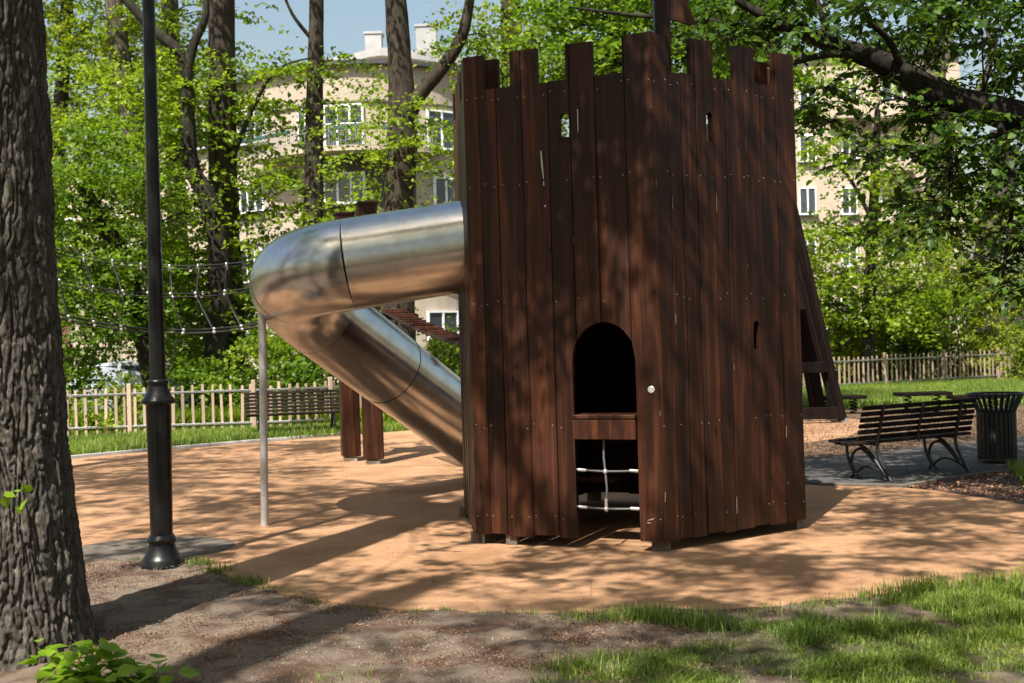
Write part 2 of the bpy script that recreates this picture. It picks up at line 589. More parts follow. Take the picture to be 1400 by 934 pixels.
def inpoly(x, y, poly):
    ins = np.zeros(x.shape, bool)
    n = len(poly)
    for i in range(n):
        x1, y1 = poly[i]
        x2, y2 = poly[(i + 1) % n]
        c = ((y1 > y) != (y2 > y)) & (x < (x2 - x1) * (y - y1) / (y2 - y1 + 1e-12) + x1)
        ins ^= c
    return ins


def pxpoly(pts, z=0.0):
    return [(gnd(x, y, z).x, gnd(x, y, z).y) for x, y in pts]


def smooth_poly(pts, closed=True, k=5):
    """Catmull-Rom through the points"""
    out = []
    n = len(pts)
    for i in range(n):
        p0, p1, p2, p3 = (np.array(pts[(i + d) % n]) for d in (-1, 0, 1, 2))
        for j in range(k):
            t = j / k
            out.append(tuple(0.5 * (2 * p1 + (p2 - p0) * t + (2 * p0 - 5 * p1 + 4 * p2 - p3) * t * t + (3 * p1 - p0 - 3 * p2 + p3) * t ** 3)))
    return out


def sheet(name, poly, z, mat, thick=0.03):
    bm = bmesh.new()
    vs = [bm.verts.new((x, y, z)) for x, y in poly]
    f = bm.faces.new(vs)
    if f.normal.z < 0:
        f.normal_flip()
    ext = bmesh.ops.extrude_face_region(bm, geom=[f])
    # the lower copy
    lows = [e for e in ext['geom'] if isinstance(e, bmesh.types.BMVert)]
    for v in lows:
        v.co.z -= thick
    bmesh.ops.recalc_face_normals(bm, faces=list(bm.faces))
    bmesh.ops.triangulate(bm, faces=list(bm.faces))
    me = bpy.data.meshes.new(name)
    bm.to_mesh(me)
    bm.free()
    me.materials.append(M[mat])
    o = bpy.data.objects.new(name, me)
    COL.objects.link(o)
    return tag(o, kind='structure')


# ------------------------------------------------------------------ ground, play surface, paths
RUB_PX = [(100, 764), (200, 770), (268, 764), (300, 783), (345, 803), (430, 822), (520, 832), (600, 838), (700, 842), (790, 842), (870, 834),
          (1000, 836), (1100, 828), (1200, 817), (1300, 804), (1400, 795), (1560, 782), (1600, 735), (1500, 706), (1400, 688), (1330, 677), (1230, 668),
          (1105, 664), (1000, 650), (930, 610), (800, 585), (640, 584), (540, 591), (430, 600), (330, 608), (200, 619), (85, 630), (-120, 650), (-220, 700), (-150, 745)]
RUB = smooth_poly(pxpoly(RUB_PX), k=4)


def make_ground():
    xs = np.concatenate([np.array([-400, -150, -70, -40, -25, -16, -11, -8, -6]), np.arange(-4.6, 5.4, 0.035), np.array([6, 7, 9, 12, 17, 26, 40, 70, 150, 400])])
    ys = np.concatenate([np.array([-300, -100, -40, -15, -6, 0, 2.5]), np.arange(4.2, 11, 0.035), np.array([11.5, 12.5, 14, 17, 20, 23, 26, 30, 36, 45, 60, 90, 180, 500])])
    X, Y = np.meshgrid(xs, ys, indexing='ij')
    ins = inpoly(X, Y, RUB)
    near = (Y > 4) & (Y < 11) & (np.abs(X) < 5.5)
    Z = 0.032 * (vnoise(X * 2.2 + 50, Y * 2.2 + 50, 3) - 0.4) + 0.016 * (vnoise(X * 7 + 90, Y * 7 + 9, 4) - 0.4) + 0.012 * (vnoise(X * 23 + 90, Y * 23 + 9, 5) - 0.5)
    Z = np.where(near, Z + 0.004, -0.012)
    Z = np.where(ins, -0.02, Z)
    turf = np.where(Y > 24.0, 0.85, 0.0)
    gp = pxpoly([(560, 1010), (760, 925), (900, 912), (990, 868), (1080, 850), (1240, 822), (1560, 790), (1700, 1010)])
    tin = inpoly(X, Y, gp) & (vnoise(X * 2.6 + 7, Y * 2.6 + 3, 9) > 0.36)
    turf = np.where(tin, 0.55, turf)
    turf = np.where((Y < 2), 0.5, turf)
    nx, ny = X.shape
    V = np.stack([X, Y, Z], -1).reshape(-1, 3)
    I = np.arange(nx * ny).reshape(nx, ny)
    F = np.stack([I[:-1, :-1], I[1:, :-1], I[1:, 1:], I[:-1, 1:]], -1).reshape(-1, 4)
    o = np_mesh('ground', V, F, 'ground', smooth=True)
    a = o.data.attributes.new('turf', 'FLOAT', 'POINT')
    a.data.foreach_set('value', turf.ravel().astype(np.float32))
    tag(o, kind='structure')


make_ground()
sheet('play_surface', RUB, 0.012, 'rubber')
sheet('play_surface', pxpoly([(1040, 610), (1105, 606), (1160, 598), (1188, 585), (1178, 575), (1100, 569), (1010, 575)]), 0.014, 'rubber')
sheet('asphalt_path', pxpoly([(1000, 634), (1105, 628), (1250, 613), (1400, 597), (1700, 568), (1800, 610), (1560, 626), (1400, 641), (1332, 648), (1235, 664), (1105, 662), (1000, 648)]), 0.016, 'asphalt', 0.04)
sheet('mulch_bed', smooth_poly(pxpoly([(960, 580), (1010, 562), (1110, 563), (1200, 560), (1290, 560), (1400, 556), (1600, 548), (1700, 566), (1400, 600), (1250, 616), (1105, 631), (960, 640)]), k=3), 0.005, 'mulch')
sheet('soil_bed', pxpoly([(1238, 666), (1334, 650), (1402, 643), (1560, 628), (1800, 615), (1800, 720), (1500, 708), (1400, 691), (1330, 680)]), 0.017, 'soil', 0.04)
disc_c = gnd(208, 752)
sheet('concrete_pad', [(disc_c.x - 0.02 + 0.72 * math.cos(a), disc_c.y + 0.62 * math.sin(a)) for a in np.linspace(0, 2 * math.pi, 40, endpoint=False)], 0.017, 'concrete')

# pale kerb at the far left edge and along the asphalt
KB = MB()
kp = [gnd(x, y) for x, y in ((-60, 641), (85, 627), (200, 616), (330, 605), (430, 597), (540, 588))]
for a, b_ in zip(kp, kp[1:]):
    KB.beam(a + Vector((0, 0.1, 0.0)), b_ + Vector((0, 0.1, 0.0)), 0.05, 0.06)
tag(KB.build('kerb', 'kerb'), kind='structure')
KB = MB()
kp = [gnd(x, y) for x, y in ((1120, 665), (1236, 667), (1334, 651), (1404, 644), (1560, 629))]
for a, b_ in zip(kp, kp[1:]):
    KB.beam(a, b_, 0.06, 0.08)
tag(KB.build('kerb', 'concrete'), kind='structure')

# ------------------------------------------------------------------ the castle tower
S = 1.647
A_ = math.radians(65.72)
VC = Vector((1.153, 9.673, 0))
dA = Vector((math.sin(A_), -math.cos(A_), 0))          # from the left end to the near corner
HV = [VC - dA * S, VC]
d_ = dA
rot60 = Matrix.Rotation(math.radians(60), 3, 'Z')
for k in range(4):
    d_ = rot60 @ d_
    HV.append(HV[-1] + d_ * S)
HC = sum(HV, Vector((0, 0, 0))) / 6
tower = thing('play_tower', 'tall dark brown hexagonal wooden castle tower with battlements and arched doorway', 'play tower', (HC.x, HC.y, 0))
ZB, ZM, ZC = 0.10, 4.09, 3.80
TH = 0.05
SCREWS = MB()
MERL = [(0.0, 0.115), (0.262, 0.408), (0.56, 0.70), (0.853, 1.0)]


def top_z(t):
    for a, b_ in MERL:
        if a <= t <= b_:
            return ZM
    return ZC


def facet(k, cuts, doors=(), loops=(), name='plank', mat='wood', zb=ZB, screws=True, rng=random.Random(1)):
    p0, p1 = HV[k], HV[(k + 1) % 6]
    d = (p1 - p0).normalized()
    n = Vector((d.y, -d.x, 0))
    for i in range(len(cuts) - 1):
        t0, t1 = cuts[i], cuts[i + 1]
        gap = (0.0014 + rng.random() * 0.0018) if screws else 0.0004
        u0, u1 = t0 * S + gap, t1 * S - gap
        ch = 0.005
        proud = rng.uniform(-0.005, 0.006)
        tj = rng.uniform(-0.008, 0.008)
        bj = rng.uniform(-0.012, 0.010)
        us = {u0, u0 + ch, u1 - ch, u1}
        for a, b_ in MERL:
            for q in (a * S, b_ * S):
                if u0 < q < u1:
                    us.add(q)
        for (oa, ob, zf) in doors:
            for q in np.linspace(oa, ob, 13):
                if u0 < q < u1:
                    us.add(float(q))
        for (oa, ob, z0, z1) in loops:
            for q in np.linspace(oa, ob, 7):
                if u0 < q < u1:
                    us.add(float(q))
        us = sorted(us)
        mb = MB()
        for ua, ub in zip(us, us[1:]):
            if ub - ua < 1e-5:
                continue
            um = (ua + ub) / 2
            zt = top_z(um / S) + tj
            ivs = [((zb + bj, zb + bj), (zt, zt))]
            for (oa, ob, zf) in doors:
                if oa < um < ob:
                    ivs = [((zf(ua), zf(ub)), (zt, zt))]
            for (oa, ob, z0, z1) in loops:
                if oa < um < ob:
                    c_, hw = (oa + ob) / 2, (ob - oa) / 2
                    ar = lambda u: z1 + math.sqrt(max(hw * hw - (u - c_) ** 2, 0))
                    new = []
                    for lo, hi in ivs:
                        new.append((lo, (z0, z0)))
                        new.append(((ar(ua), ar(ub)), hi))
                    ivs = new
            for lo, hi in ivs:
                vs = []
                for u, z in ((ua, lo[0]), (ub, lo[1]), (ub, hi[1]), (ua, hi[0])):
                    dep = proud - (ch if (abs(u - u0) < 1e-6 or abs(u - u1) < 1e-6) else 0)
                    vs.append(p0 + d * u + n * dep + Vector((0, 0, z)))
                for u, z in ((ua, lo[0]), (ub, lo[1]), (ub, hi[1]), (ua, hi[0])):
                    vs.append(p0 + d * u - n * TH + Vector((0, 0, z)))
                mb.add(vs, [(0, 1, 2, 3), (7, 6, 5, 4), (0, 4, 5, 1), (3, 2, 6, 7), (1, 5, 6, 2), (0, 3, 7, 4)])
        mb.build(name, mat, tower)
        if screws:
            R = Matrix((d, n, Vector((0, 0, 1)))).transposed()
            for zz in (0.27, 1.0, 2.02, 3.0, 3.72):
                for uu in (u0 + 0.03, u1 - 0.03):
                    if rng.random() < 0.4 or any(oa - 0.02 < uu < ob + 0.02 and zz < 1.9 for (oa, ob, zf) in doors):
                        continue
                    c = p0 + d * (uu + rng.uniform(-.008, .008)) + n * (proud + 0.001) + Vector((0, 0, zz + rng.uniform(-.022, .022)))
                    SCREWS.lathe(c, [(0.0045, -0.001), (0.0045, 0.001), (0.003, 0.002)], 6, False, Matrix((d, Vector((0, 0, 1)), n)).transposed())


DO, DE = 0.554 * S, 0.879 * S
DCU, DHW = (DO + DE) / 2, (DE - DO) / 2


def arch(u):
    q = max(1 - ((u - DCU) / DHW) ** 2, 0)
    return 1.53 + 0.305 * math.sqrt(q)


cutsA = [0, 0.086, 0.18, 0.32, 0.46, 0.576, 0.708, 0.862, 1.0]
cutsB = [0, 0.105, 0.19, 0.285, 0.40, 0.49, 0.62, 0.735, 0.86, 1.0]
facet(0, cutsA, doors=[(DO, DE, arch)], loops=[(0.546 * S - 0.042, 0.546 * S + 0.042, 3.29, 3.49)], rng=random.Random(3))
facet(1, cutsB, loops=[(0.373 * S - 0.036, 0.373 * S + 0.036, 3.28, 3.48), (0.664 * S - 0.036, 0.664 * S + 0.036, 1.58, 1.78)], rng=random.Random(4))
cutsE = [0, 0.12, 0.25, 0.37, 0.5, 0.63, 0.76, 0.88, 1.0]
for k in (2, 3, 4):
    facet(k, cutsE, loops=[(0.47 * S - 0.07, 0.47 * S + 0.07, 3.2, 3.5)] if k in (3, 4) else [], screws=False, rng=random.Random(10 + k))
facet(5, [0, .07, .14, .22, .31, .41, .52, .64, .76, .88, 1.0], screws=False, rng=random.Random(21))

nA = Vector((dA.y, -dA.x, 0))
RA = Matrix((dA, nA, Vector((0, 0, 1)))).transposed()


def onA(u, z, out=0.0):
    return HV[0] + dA * u + nA * out + Vector((0, 0, z))


# door sill: a thick beam with a seat board on top, let in between the planks
MB().cbox(onA(DCU, 0.978, 0.004), (DE - DO - 0.006, 0.09, 0.165), RA, 0.008).build('sill_beam', 'wood', tower)
MB().cbox(onA(DCU, 1.078, -0.085), (DE - DO - 0.002, 0.28, 0.032), RA, 0.006).build('sill_board', 'wood', tower)
# return pieces of the rim, standing behind the first gaps next to the outer corners
MB().cbox(onA(0.122 * S, 3.88, -0.16), (0.12, 0.05, 0.40), RA, 0.006).build('rim_block', 'wood', tower)
dB = (HV[2] - HV[1]).normalized()
nB = Vector((dB.y, -dB.x, 0))
MB().cbox(HV[1] + dB * (0.845 * S) - nB * 0.16 + Vector((0, 0, 3.86)), (0.17, 0.05, 0.36), Matrix((dB, nB, Vector((0, 0, 1)))).transposed(), 0.006).build('rim_block', 'wood', tower)
# inner deck and boards that darken the room
bmk = MB()
bmk.prism([HC + (v - HC) * 0.93 + Vector((0, 0, 2.14)) for v in HV], (0, 0, 0.05))
bmk.build('deck', 'wood_in', tower)
for k in range(6):                                        # frame posts inside the corners
    c = HC + (HV[k] - HC) * 0.91
    MB().cbox((c.x, c.y, 2.02), (0.10, 0.10, 3.72), Matrix.Rotation(math.radians(60 * k), 3, 'Z'), 0.008).build('inner_post', 'wood_in', tower)
# inner partition with ladder deck, a shelf seen through the lower opening
MB().cbox(HC + Vector((-0.30, -0.25, 0.46)), (0.5, 0.3, 0.05), RA).build('inner_step', 'wood_in', tower)
# steel feet under the corners
for k in range(6):
    c = HC + (HV[k] - HC) * 0.965
    f = MB()
    f.box((c.x, c.y, 0.055), (0.012, 0.11, 0.11), Matrix.Rotation(math.radians(20 + 60 * k), 3, 'Z'))
    f.box((c.x - 0.05, c.y + 0.05, 0.055), (0.07, 0.07, 0.10), Matrix.Rotation(math.radians(20 + 60 * k), 3, 'Z'))
    f.build('foot', 'foot_metal', tower)
c = onA(0.19 * S, 0.05, -0.05)
MB().box(c, (0.10, 0.05, 0.10), RA).build('foot', 'foot_metal', tower)
# rope net in the lower opening
rp = tower
zs = (0.52, 0.70)
mid = onA(DCU - 0.02, 0, -0.02)


def sag(a, b_, s, n=9):
    a, b_ = Vector(a), Vector(b_)
    return [a.lerp(b_, i / (n - 1)) - Vector((0, 0, s * 4 * (i / (n - 1)) * (1 - i / (n - 1)))) for i in range(n)]


for z in (0.645, 0.345):
    r = MB()
    r.tube(sag(onA(DO, z + 0.005, -0.02), onA(DE, z + 0.005, -0.02), 0.012), 0.009, 8)
    ro = r.build('net_rope', 'rope_mid', tower)
    for u in (DO + 0.05, DE - 0.045):
        MB().tube([onA(u - 0.035, z + 0.003, -0.02), onA(u + 0.035, z - 0.001, -0.02)], 0.0135, 10).build('ferrule', 'sleeve', ro)
    MB().lathe(onA(DCU - 0.02, z - 0.03, -0.02), [(0.008, 0.0), (0.019, 0.012), (0.019, 0.03), (0.008, 0.042)], 10).build('cross_clamp', 'sleeve', ro)
r = MB()
r.tube([onA(DCU - 0.025, 0.90, -0.02), onA(DCU - 0.03, 0.75, -0.02), onA(DCU - 0.02, 0.64, -0.02), onA(DCU - 0.01, 0.5, -0.02), onA(DCU - 0.02, 0.34, -0.02)], 0.009, 8)
ro = r.build('net_rope', 'rope_mid', tower)
MB().tube([onA(DCU - 0.018, 0.42, -0.02), onA(DCU - 0.02, 0.345, -0.02)], 0.0135, 10).build('ferrule', 'sleeve', ro)
# round metal cap on the corner plank, pale drips and chips
MB().lathe(onA(0.955 * S, 1.29, 0.004), [(0.03, 0.0), (0.03, 0.006), (0.024, 0.010)], 20, True, Matrix((dA, Vector((0, 0, 1)), nA)).transposed()).build('metal_cap', 'sleeve', tower)


def mark(pts, out=0.0085):
    MB().prism([onA(u, z, out) for u, z in pts], -nA * 0.001).build('pale_drip', 'mark', tower)


u_ = 0.425 * S
mark([(u_ - 0.012, 3.24), (u_ - 0.004, 3.25), (u_ + 0.006, 3.13), (u_ + 0.012, 3.01), (u_ + 0.006, 3.02), (u_ - 0.006, 3.12)])
mark([(u_ + 0.006, 2.995), (u_ + 0.013, 2.995), (u_ + 0.013, 2.96), (u_ + 0.007, 2.96)])
mark([(u_ + 0.009, 2.80), (u_ + 0.021, 2.805), (u_ + 0.023, 2.79), (u_ + 0.011, 2.785)])
u_ = 0.62 * S
mark([(u_ - 0.003, 3.55), (u_ + 0.004, 3.55), (u_ + 0.004, 3.38), (u_ - 0.002, 3.36)])
u_ = 0.925 * S
mark([(u_ - 0.02, 0.26), (u_ + 0.03, 0.275), (u_ + 0.05, 0.285), (u_ + 0.03, 0.268)])
mark([(u_ - 0.015, 0.245), (u_ + 0.01, 0.243), (u_ + 0.012, 0.238), (u_ - 0.013, 0.24)])
CH = MB()
crng = random.Random(44)
for k_, cuts_ in ((0, cutsA), (1, cutsB)):
    p0_, p1_ = HV[k_], HV[k_ + 1]
    d2 = (p1_ - p0_).normalized()
    n2_ = Vector((d2.y, -d2.x, 0))
    for t_ in cuts_[1:-1] + [1.0 if k_ == 0 else 0.0] * 2:
        for _ in range(crng.randint(0, 2)):
            u0_ = t_ * S + crng.choice((-1, 1)) * crng.uniform(0.005, 0.009)
            if t_ == 1.0:
                u0_ = S - crng.uniform(0.006, 0.012)
            elif t_ == 0.0:
                u0_ = crng.uniform(0.006, 0.012)
            z0_ = crng.uniform(0.2, 3.6)
            if k_ == 0 and DO - .02 < u0_ < DE + .02 and z0_ < 1.95:
                continue
            h_ = crng.uniform(0.015, 0.16)
            w_ = crng.uniform(0.0012, 0.0028)
            pts_ = [(u0_ - w_, z0_), (u0_ + w_ * .6, z0_ + h_ * .1), (u0_ + w_, z0_ + h_ * .6), (u0_ + w_ * .3, z0_ + h_), (u0_ - w_ * .8, z0_ + h_ * .7)]
            CH.prism([p0_ + d2 * u + n2_ * 0.0075 + Vector((0, 0, z)) for u, z in pts_], -n2_ * 0.003)
CH.build('edge_chips', 'chip', tower)['kind'] = 'stuff'
SCREWS.build('screws', 'sleeve', tower)['kind'] = 'stuff'
# flag post and swallow-tailed wooden flag
fp = at(906, 90, 10.0)
po = MB().cbox((fp.x, fp.y, 4.1), (0.125, 0.09, 3.4), Matrix.Rotation(0.12, 3, 'Z'), 0.008).build('flag_post', 'wood', tower)
fl = MB()
fo = [(0.065, 4.27), (0.12, 4.26), (0.17, 4.235), (0.22, 4.22), (0.285, 4.225), (0.25, 4.30), (0.21, 4.38), (0.26, 4.48), (0.30, 4.60), (0.20, 4.62), (0.12, 4.66), (0.065, 4.66)]
fl.prism([(fp.x + x * 1.0, fp.y - 0.015, z) for x, z in fo], (0, 0.03, 0))
fl.build('wooden_flag', 'wood', tower)

# ------------------------------------------------------------------ tube slide
slide = thing('tube_slide', 'shiny stainless steel tube slide curving out of the castle tower', 'slide', (-2.0, 12.0, 0))
SR = 0.415
P = [Vector(p) for p in ((-0.20, 11.20, 2.60), (-1.48, 11.16, 2.435), (-1.92, 11.36, 2.36), (-2.08, 11.90, 2.25), (-1.99, 12.58, 2.05), (-0.83, 14.40, 0.93),
                         (-0.12, 15.50, 0.28))]


def tube_ring(p, t, x, r, n=48):
    y = t.cross(x)
    return [p + x * (r * math.cos(2 * math.pi * k / n)) + y * (r * math.sin(2 * math.pi * k / n)) for k in range(n)]


def pipe(name, pts, r=SR, wall=0.006, n=56):
    """open steel pipe with a wall thickness, swept along pts"""
    pts = [Vector(p) for p in pts]
    m_ = len(pts)
    x = None
    outer, inner = [], []
    for i, p in enumerate(pts):
        t = (pts[min(i + 1, m_ - 1)] - pts[max(i - 1, 0)]).normalized()
        if x is None:
            x = t.cross(Vector((0, 0, 1))).normalized()
        x = (x - t * x.dot(t)).normalized()
        outer.append(tube_ring(p, t, x, r, n))
        inner.append(tube_ring(p, t, x, r - wall, n))
    mb = MB()
    fo, fi, fe = [], [], []
    for i in range(m_ - 1):
        for k in range(n):
            k2 = (k + 1) % n
            fo.append((i * n + k, (i + 1) * n + k, (i + 1) * n + k2, i * n + k2))
    mb.add([p for q in outer for p in q], [tuple(reversed(f)) for f in fo], True)
    mb.add([p for q in inner for p in q], fo, True)
    for e in (0, -1):
        mb.add(outer[e] + inner[e], [(k, (k + 1) % n, n + (k + 1) % n, n + k) for k in range(n)])
    return mb.build(name, 'steel', slide)


d0 = (P[1] - P[0]).normalized()
d4 = (P[5] - P[4]).normalized()
B0 = P[1] + d0 * -0.04
B3 = P[4] + d4 * 0.10
B1, B2 = B0 + d0 * 0.56, B3 - d4 * 0.78


def bez(t):
    return B0 * (1 - t) ** 3 + B1 * (3 * t * (1 - t) ** 2) + B2 * (3 * t * t * (1 - t)) + B3 * t ** 3


pipe('tube_section', [P[0], P[0].lerp(B0, .5), B0 - d0 * 0.004])
pipe('tube_elbow', [B0] + [bez(t) for t in np.linspace(0.04, 0.49, 10)])
pipe('tube_elbow', [bez(t) for t in np.linspace(0.495, 0.96, 11)] + [B3])
Pj = P[4].lerp(P[5], 0.55)
pipe('tube_section', [B3 + d4 * 0.004, B3.lerp(Pj, .5), Pj - d4 * 0.003])
pipe('tube_section', [Pj + d4 * 0.003, P[5], P[5] + d4 * 0.25, P[6]])
for nm, c_, t_, w_, e_ in (('joint_band', B0, d0, 0.010, 0.002), ('joint_band', bez(0.4925), (bez(0.50) - bez(0.485)).normalized(), 0.005, 0.0012), ('joint_band', B3, d4, 0.010, 0.002)):
    xx = t_.cross(Vector((0, 0, 1))).normalized()
    ra = tube_ring(c_ - t_ * w_, t_, xx, SR + e_, 56)
    rb_ = tube_ring(c_ + t_ * w_, t_, xx, SR + e_, 56)
    MB().add(ra + rb_, [(k, (k + 1) % 56, 56 + (k + 1) % 56, 56 + k) for k in range(56)], True).build(nm, 'steel', slide)
# bolted joint half way down the lower run
Pm = P[4].lerp(P[5], 0.55)
dlow = (P[5] - P[4]).normalized()
x0 = dlow.cross(Vector((0, 0, 1))).normalized()
mb = MB()
ra = tube_ring(Pm - dlow * 0.02, dlow, x0, SR + 0.006)
rb = tube_ring(Pm + dlow * 0.02, dlow, x0, SR + 0.006)
mb.add(ra + rb, [(k, (k + 1) % 48, 48 + (k + 1) % 48, 48 + k) for k in range(48)], True)
mb.build('joint_band', 'steel', slide)
# collar where the tube enters the planks
pb_ = gnd(362, 720)
pole_top = at(358.5, 425, pb_.y)
MB().tube([(pb_.x, pb_.y, 0.0), (pole_top.x + 0.0, pb_.y, 2.12)], 0.037, 20).build('support_pole', 'pole_steel', slide)
MB().cbox((pole_top.x + 0.06, pb_.y + 0.03, 2.09), (0.16, 0.07, 0.02)).build('pole_bracket', 'steel', slide)
# trough end on the ground, hidden behind the tower from the front
MB().prism([(0.0, 15.2, 0.02), (0.5, 16.0, 0.02), (0.5, 16.0, 0.22), (0.0, 15.2, 0.35)], (-0.62, 0.36, 0)).build('exit_trough', 'steel', slide)

# ------------------------------------------------------------------ second wooden platform behind the slide, rope bridges
plat_b = gnd(494, 634)
plat = thing('bridge_platform', 'pair of square dark brown wooden posts standing behind the tube slide', 'climbing frame', (plat_b.x, plat_b.y, 0))
pp1, pp2 = gnd(479, 632), gnd(510, 636)
for q, top, w in ((pp1, 3.62, 0.27), (pp2, 3.70, 0.27)):
    po = MB().cbox((q.x, q.y + 0.1, (top + 0.05) / 2 + 0.03), (w, w, top - 0.05), Matrix.Rotation(0.25, 3, 'Z'), 0.012).build('post', 'wood', plat)
    MB().cbox((q.x, q.y + 0.1, top + 0.03), (w + 0.03, w + 0.03, 0.045), Matrix.Rotation(0.25, 3, 'Z'), 0.01).build('post_cap', 'wood', po)
    MB().box((q.x, q.y + 0.1, 0.03), (0.2, 0.2, 0.06)).build('post_shoe', 'galv', po)
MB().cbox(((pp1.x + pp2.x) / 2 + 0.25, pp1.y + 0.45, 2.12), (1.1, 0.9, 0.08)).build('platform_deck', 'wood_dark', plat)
# rope bridge to the left
rb = thing('rope_bridge', 'black rope bridge with knotted net sides hanging left of the tube slide', 'rope bridge', (-5.0, 17.6, 2.0))
NL = 22


def bridge_side(y0, y1, off):
    a_t, b_t = at(58, 330, y0), at(470, 318, y1)
    curves = []
    for (pl, pr, sg) in (((58, 335), (480, 322), 0.36), ((60, 378), (480, 358), 0.34), ((62, 424), (480, 408), 0.36)):
        A, B = at(pl[0], pl[1] + off, y0), at(pr[0], pr[1] + off, y1)
        curves.append((A, B, sg))
    pt = lambda c, t: c[0].lerp(c[1], t) - Vector((0, 0, c[2] * 4 * t * (1 - t)))
    for i, c in enumerate(curves):
        MB().tube([pt(c, k / 24) for k in range(25)], 0.009 if i < 2 else 0.015, 7).build('main_rope', 'rope', rb)
    for k in range(11):
        t = 0.04 + k * 0.092
        sh = 0.035 * math.sin(k * 0.9 + off)
        r = MB()
        p1, p2, p3 = pt(curves[0], t), pt(curves[1], t + 0.01 + sh * 0.6), pt(curves[2], t + 0.035 - sh * 0.4)
        r.tube([p1, p1.lerp(p2, .5), p2, p2.lerp(p3, .5), p3], 0.0075, 6)
        ro = r.build('net_rope', 'rope' if off < 3 else 'rope_mid', rb)
        cl = MB()
        for p_, rr in ((p1, 0.018), (p2, 0.024), (p3, 0.028)):
            cl.lathe(p_ - Vector((0, 0, 0.04 if rr < 0.02 else 0.02)), [(rr * 0.6, 0), (rr, 0.012), (rr, 0.05 if rr < 0.02 else 0.028), (rr * 0.6, 0.06 if rr < 0.02 else 0.04)], 8)
        cl.build('clamps', 'sleeve', ro)['kind'] = 'stuff'


bridge_side(17.4, 17.5, 0)
bridge_side(18.1, 18.3, 6)
# the post that carries its left end, behind the big trunk
lp = at(40, 470, 17.8)
MB().cbox((lp.x, lp.y, 1.85), (0.25, 0.25, 3.7)).build('end_post', 'wood_dark', rb)

# slat bridge from the platform towards the tower
sb = thing('slat_bridge', 'sagging bridge of brown wooden slats between platform posts and castle tower', 'slat bridge', (-1.0, 15, 2.0))
A0, B0 = at(536, 424, 17.2), at(645, 470, 14.2)
n_sl = 18
dirb = (B0 - A0).normalized()
sidev = Vector((dirb.y, -dirb.x, 0)).normalized()
for i in range(n_sl):
    c = A0.lerp(B0, (i + 0.5) / n_sl) - Vector((0, 0, 0.05 * math.sin(math.pi * (i + .5) / n_sl)))
    MB().beam(c - sidev * 0.16, c + sidev * 0.16, 0.13, 0.05).build('slat', 'wood', sb)
for s in (-0.15, 0.15):
    MB().tube(sag(A0 + sidev * s, B0 + sidev * s, 0.05), 0.014, 6).build('side_rope', 'rope', sb)
    MB().tube(sag(A0 + sidev * s * 1.1 + Vector((0, 0, .8)), B0 + sidev * s * 1.1 + Vector((0, 0, 1.0)), 0.1), 0.012, 6).build('hand_rope', 'rope', sb)

# ------------------------------------------------------------------ leaning climbing frame at the right
cf_b = at(1158, 580, 21.6)
frame = thing('climbing_frame', 'tapering black-brown timber climbing frame leaning behind castle tower', 'climbing frame', (4.4, 22.5, 0))
foot_r = gnd(1153, 579)
topr = at(1076, 250, foot_r.y + 0.55)
dl = topr - foot_r
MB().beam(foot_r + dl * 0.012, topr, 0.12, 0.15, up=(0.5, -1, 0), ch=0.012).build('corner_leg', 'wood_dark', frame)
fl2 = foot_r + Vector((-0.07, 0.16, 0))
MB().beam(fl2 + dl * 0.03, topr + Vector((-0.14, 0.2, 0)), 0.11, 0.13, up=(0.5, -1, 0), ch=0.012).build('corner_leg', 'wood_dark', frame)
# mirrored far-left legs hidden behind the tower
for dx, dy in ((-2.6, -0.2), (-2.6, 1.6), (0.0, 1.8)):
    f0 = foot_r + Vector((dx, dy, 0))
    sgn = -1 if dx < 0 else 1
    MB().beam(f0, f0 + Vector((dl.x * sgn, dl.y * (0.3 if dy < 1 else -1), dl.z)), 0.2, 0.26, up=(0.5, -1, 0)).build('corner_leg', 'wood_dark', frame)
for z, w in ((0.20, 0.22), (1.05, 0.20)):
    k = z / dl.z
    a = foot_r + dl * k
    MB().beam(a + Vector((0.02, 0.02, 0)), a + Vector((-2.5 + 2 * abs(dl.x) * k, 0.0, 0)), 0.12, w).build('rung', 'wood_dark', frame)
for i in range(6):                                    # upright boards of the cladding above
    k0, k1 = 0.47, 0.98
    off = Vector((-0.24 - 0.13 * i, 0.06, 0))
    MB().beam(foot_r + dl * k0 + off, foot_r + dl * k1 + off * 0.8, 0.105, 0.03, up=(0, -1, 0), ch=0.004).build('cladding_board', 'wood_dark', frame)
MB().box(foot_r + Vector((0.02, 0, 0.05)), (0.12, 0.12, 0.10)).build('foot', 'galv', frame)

# ------------------------------------------------------------------ lamp post
lb = gnd(222, 774)
lamp = thing('lamp_post', 'black iron lamp post with flared collar and bell-shaped base', 'lamp post', (lb.x, lb.y, 0))
LT = at(203, 0, lb.y)
lean = Vector((LT.x - lb.x, 0, LT.z)).normalized()
RL = Vector((0, 0, 1)).rotation_difference(lean).to_matrix()
lbo = Vector((lb.x, lb.y, 0.0))
MB().lathe(lbo, [(0.165, 0.0), (0.165, 0.02), (0.158, 0.03), (0.158, 0.055), (0.145, 0.07), (0.130, 0.10), (0.112, 0.14), (0.103, 0.17), (0.098, 0.185), (0.112, 0.195), (0.112, 0.22), (0.100, 0.228), (0.100, 0.245), (0.09, 0.25)], 36, True, RL).build('base', 'black_paint', lamp)
MB().lathe(lbo, [(0.087, 0.25), (0.092, 0.75), (0.098, 1.28)], 28, True, RL).build('lower_shaft', 'black_paint', lamp)
MB().lathe(lbo, [(0.098, 1.28), (0.130, 1.29), (0.138, 1.305), (0.130, 1.32), (0.108, 1.345), (0.09, 1.385), (0.078, 1.42), (0.074, 1.44), (0.083, 1.45), (0.083, 1.47), (0.07, 1.48)], 36, True, RL).build('collar', 'black_paint', lamp)
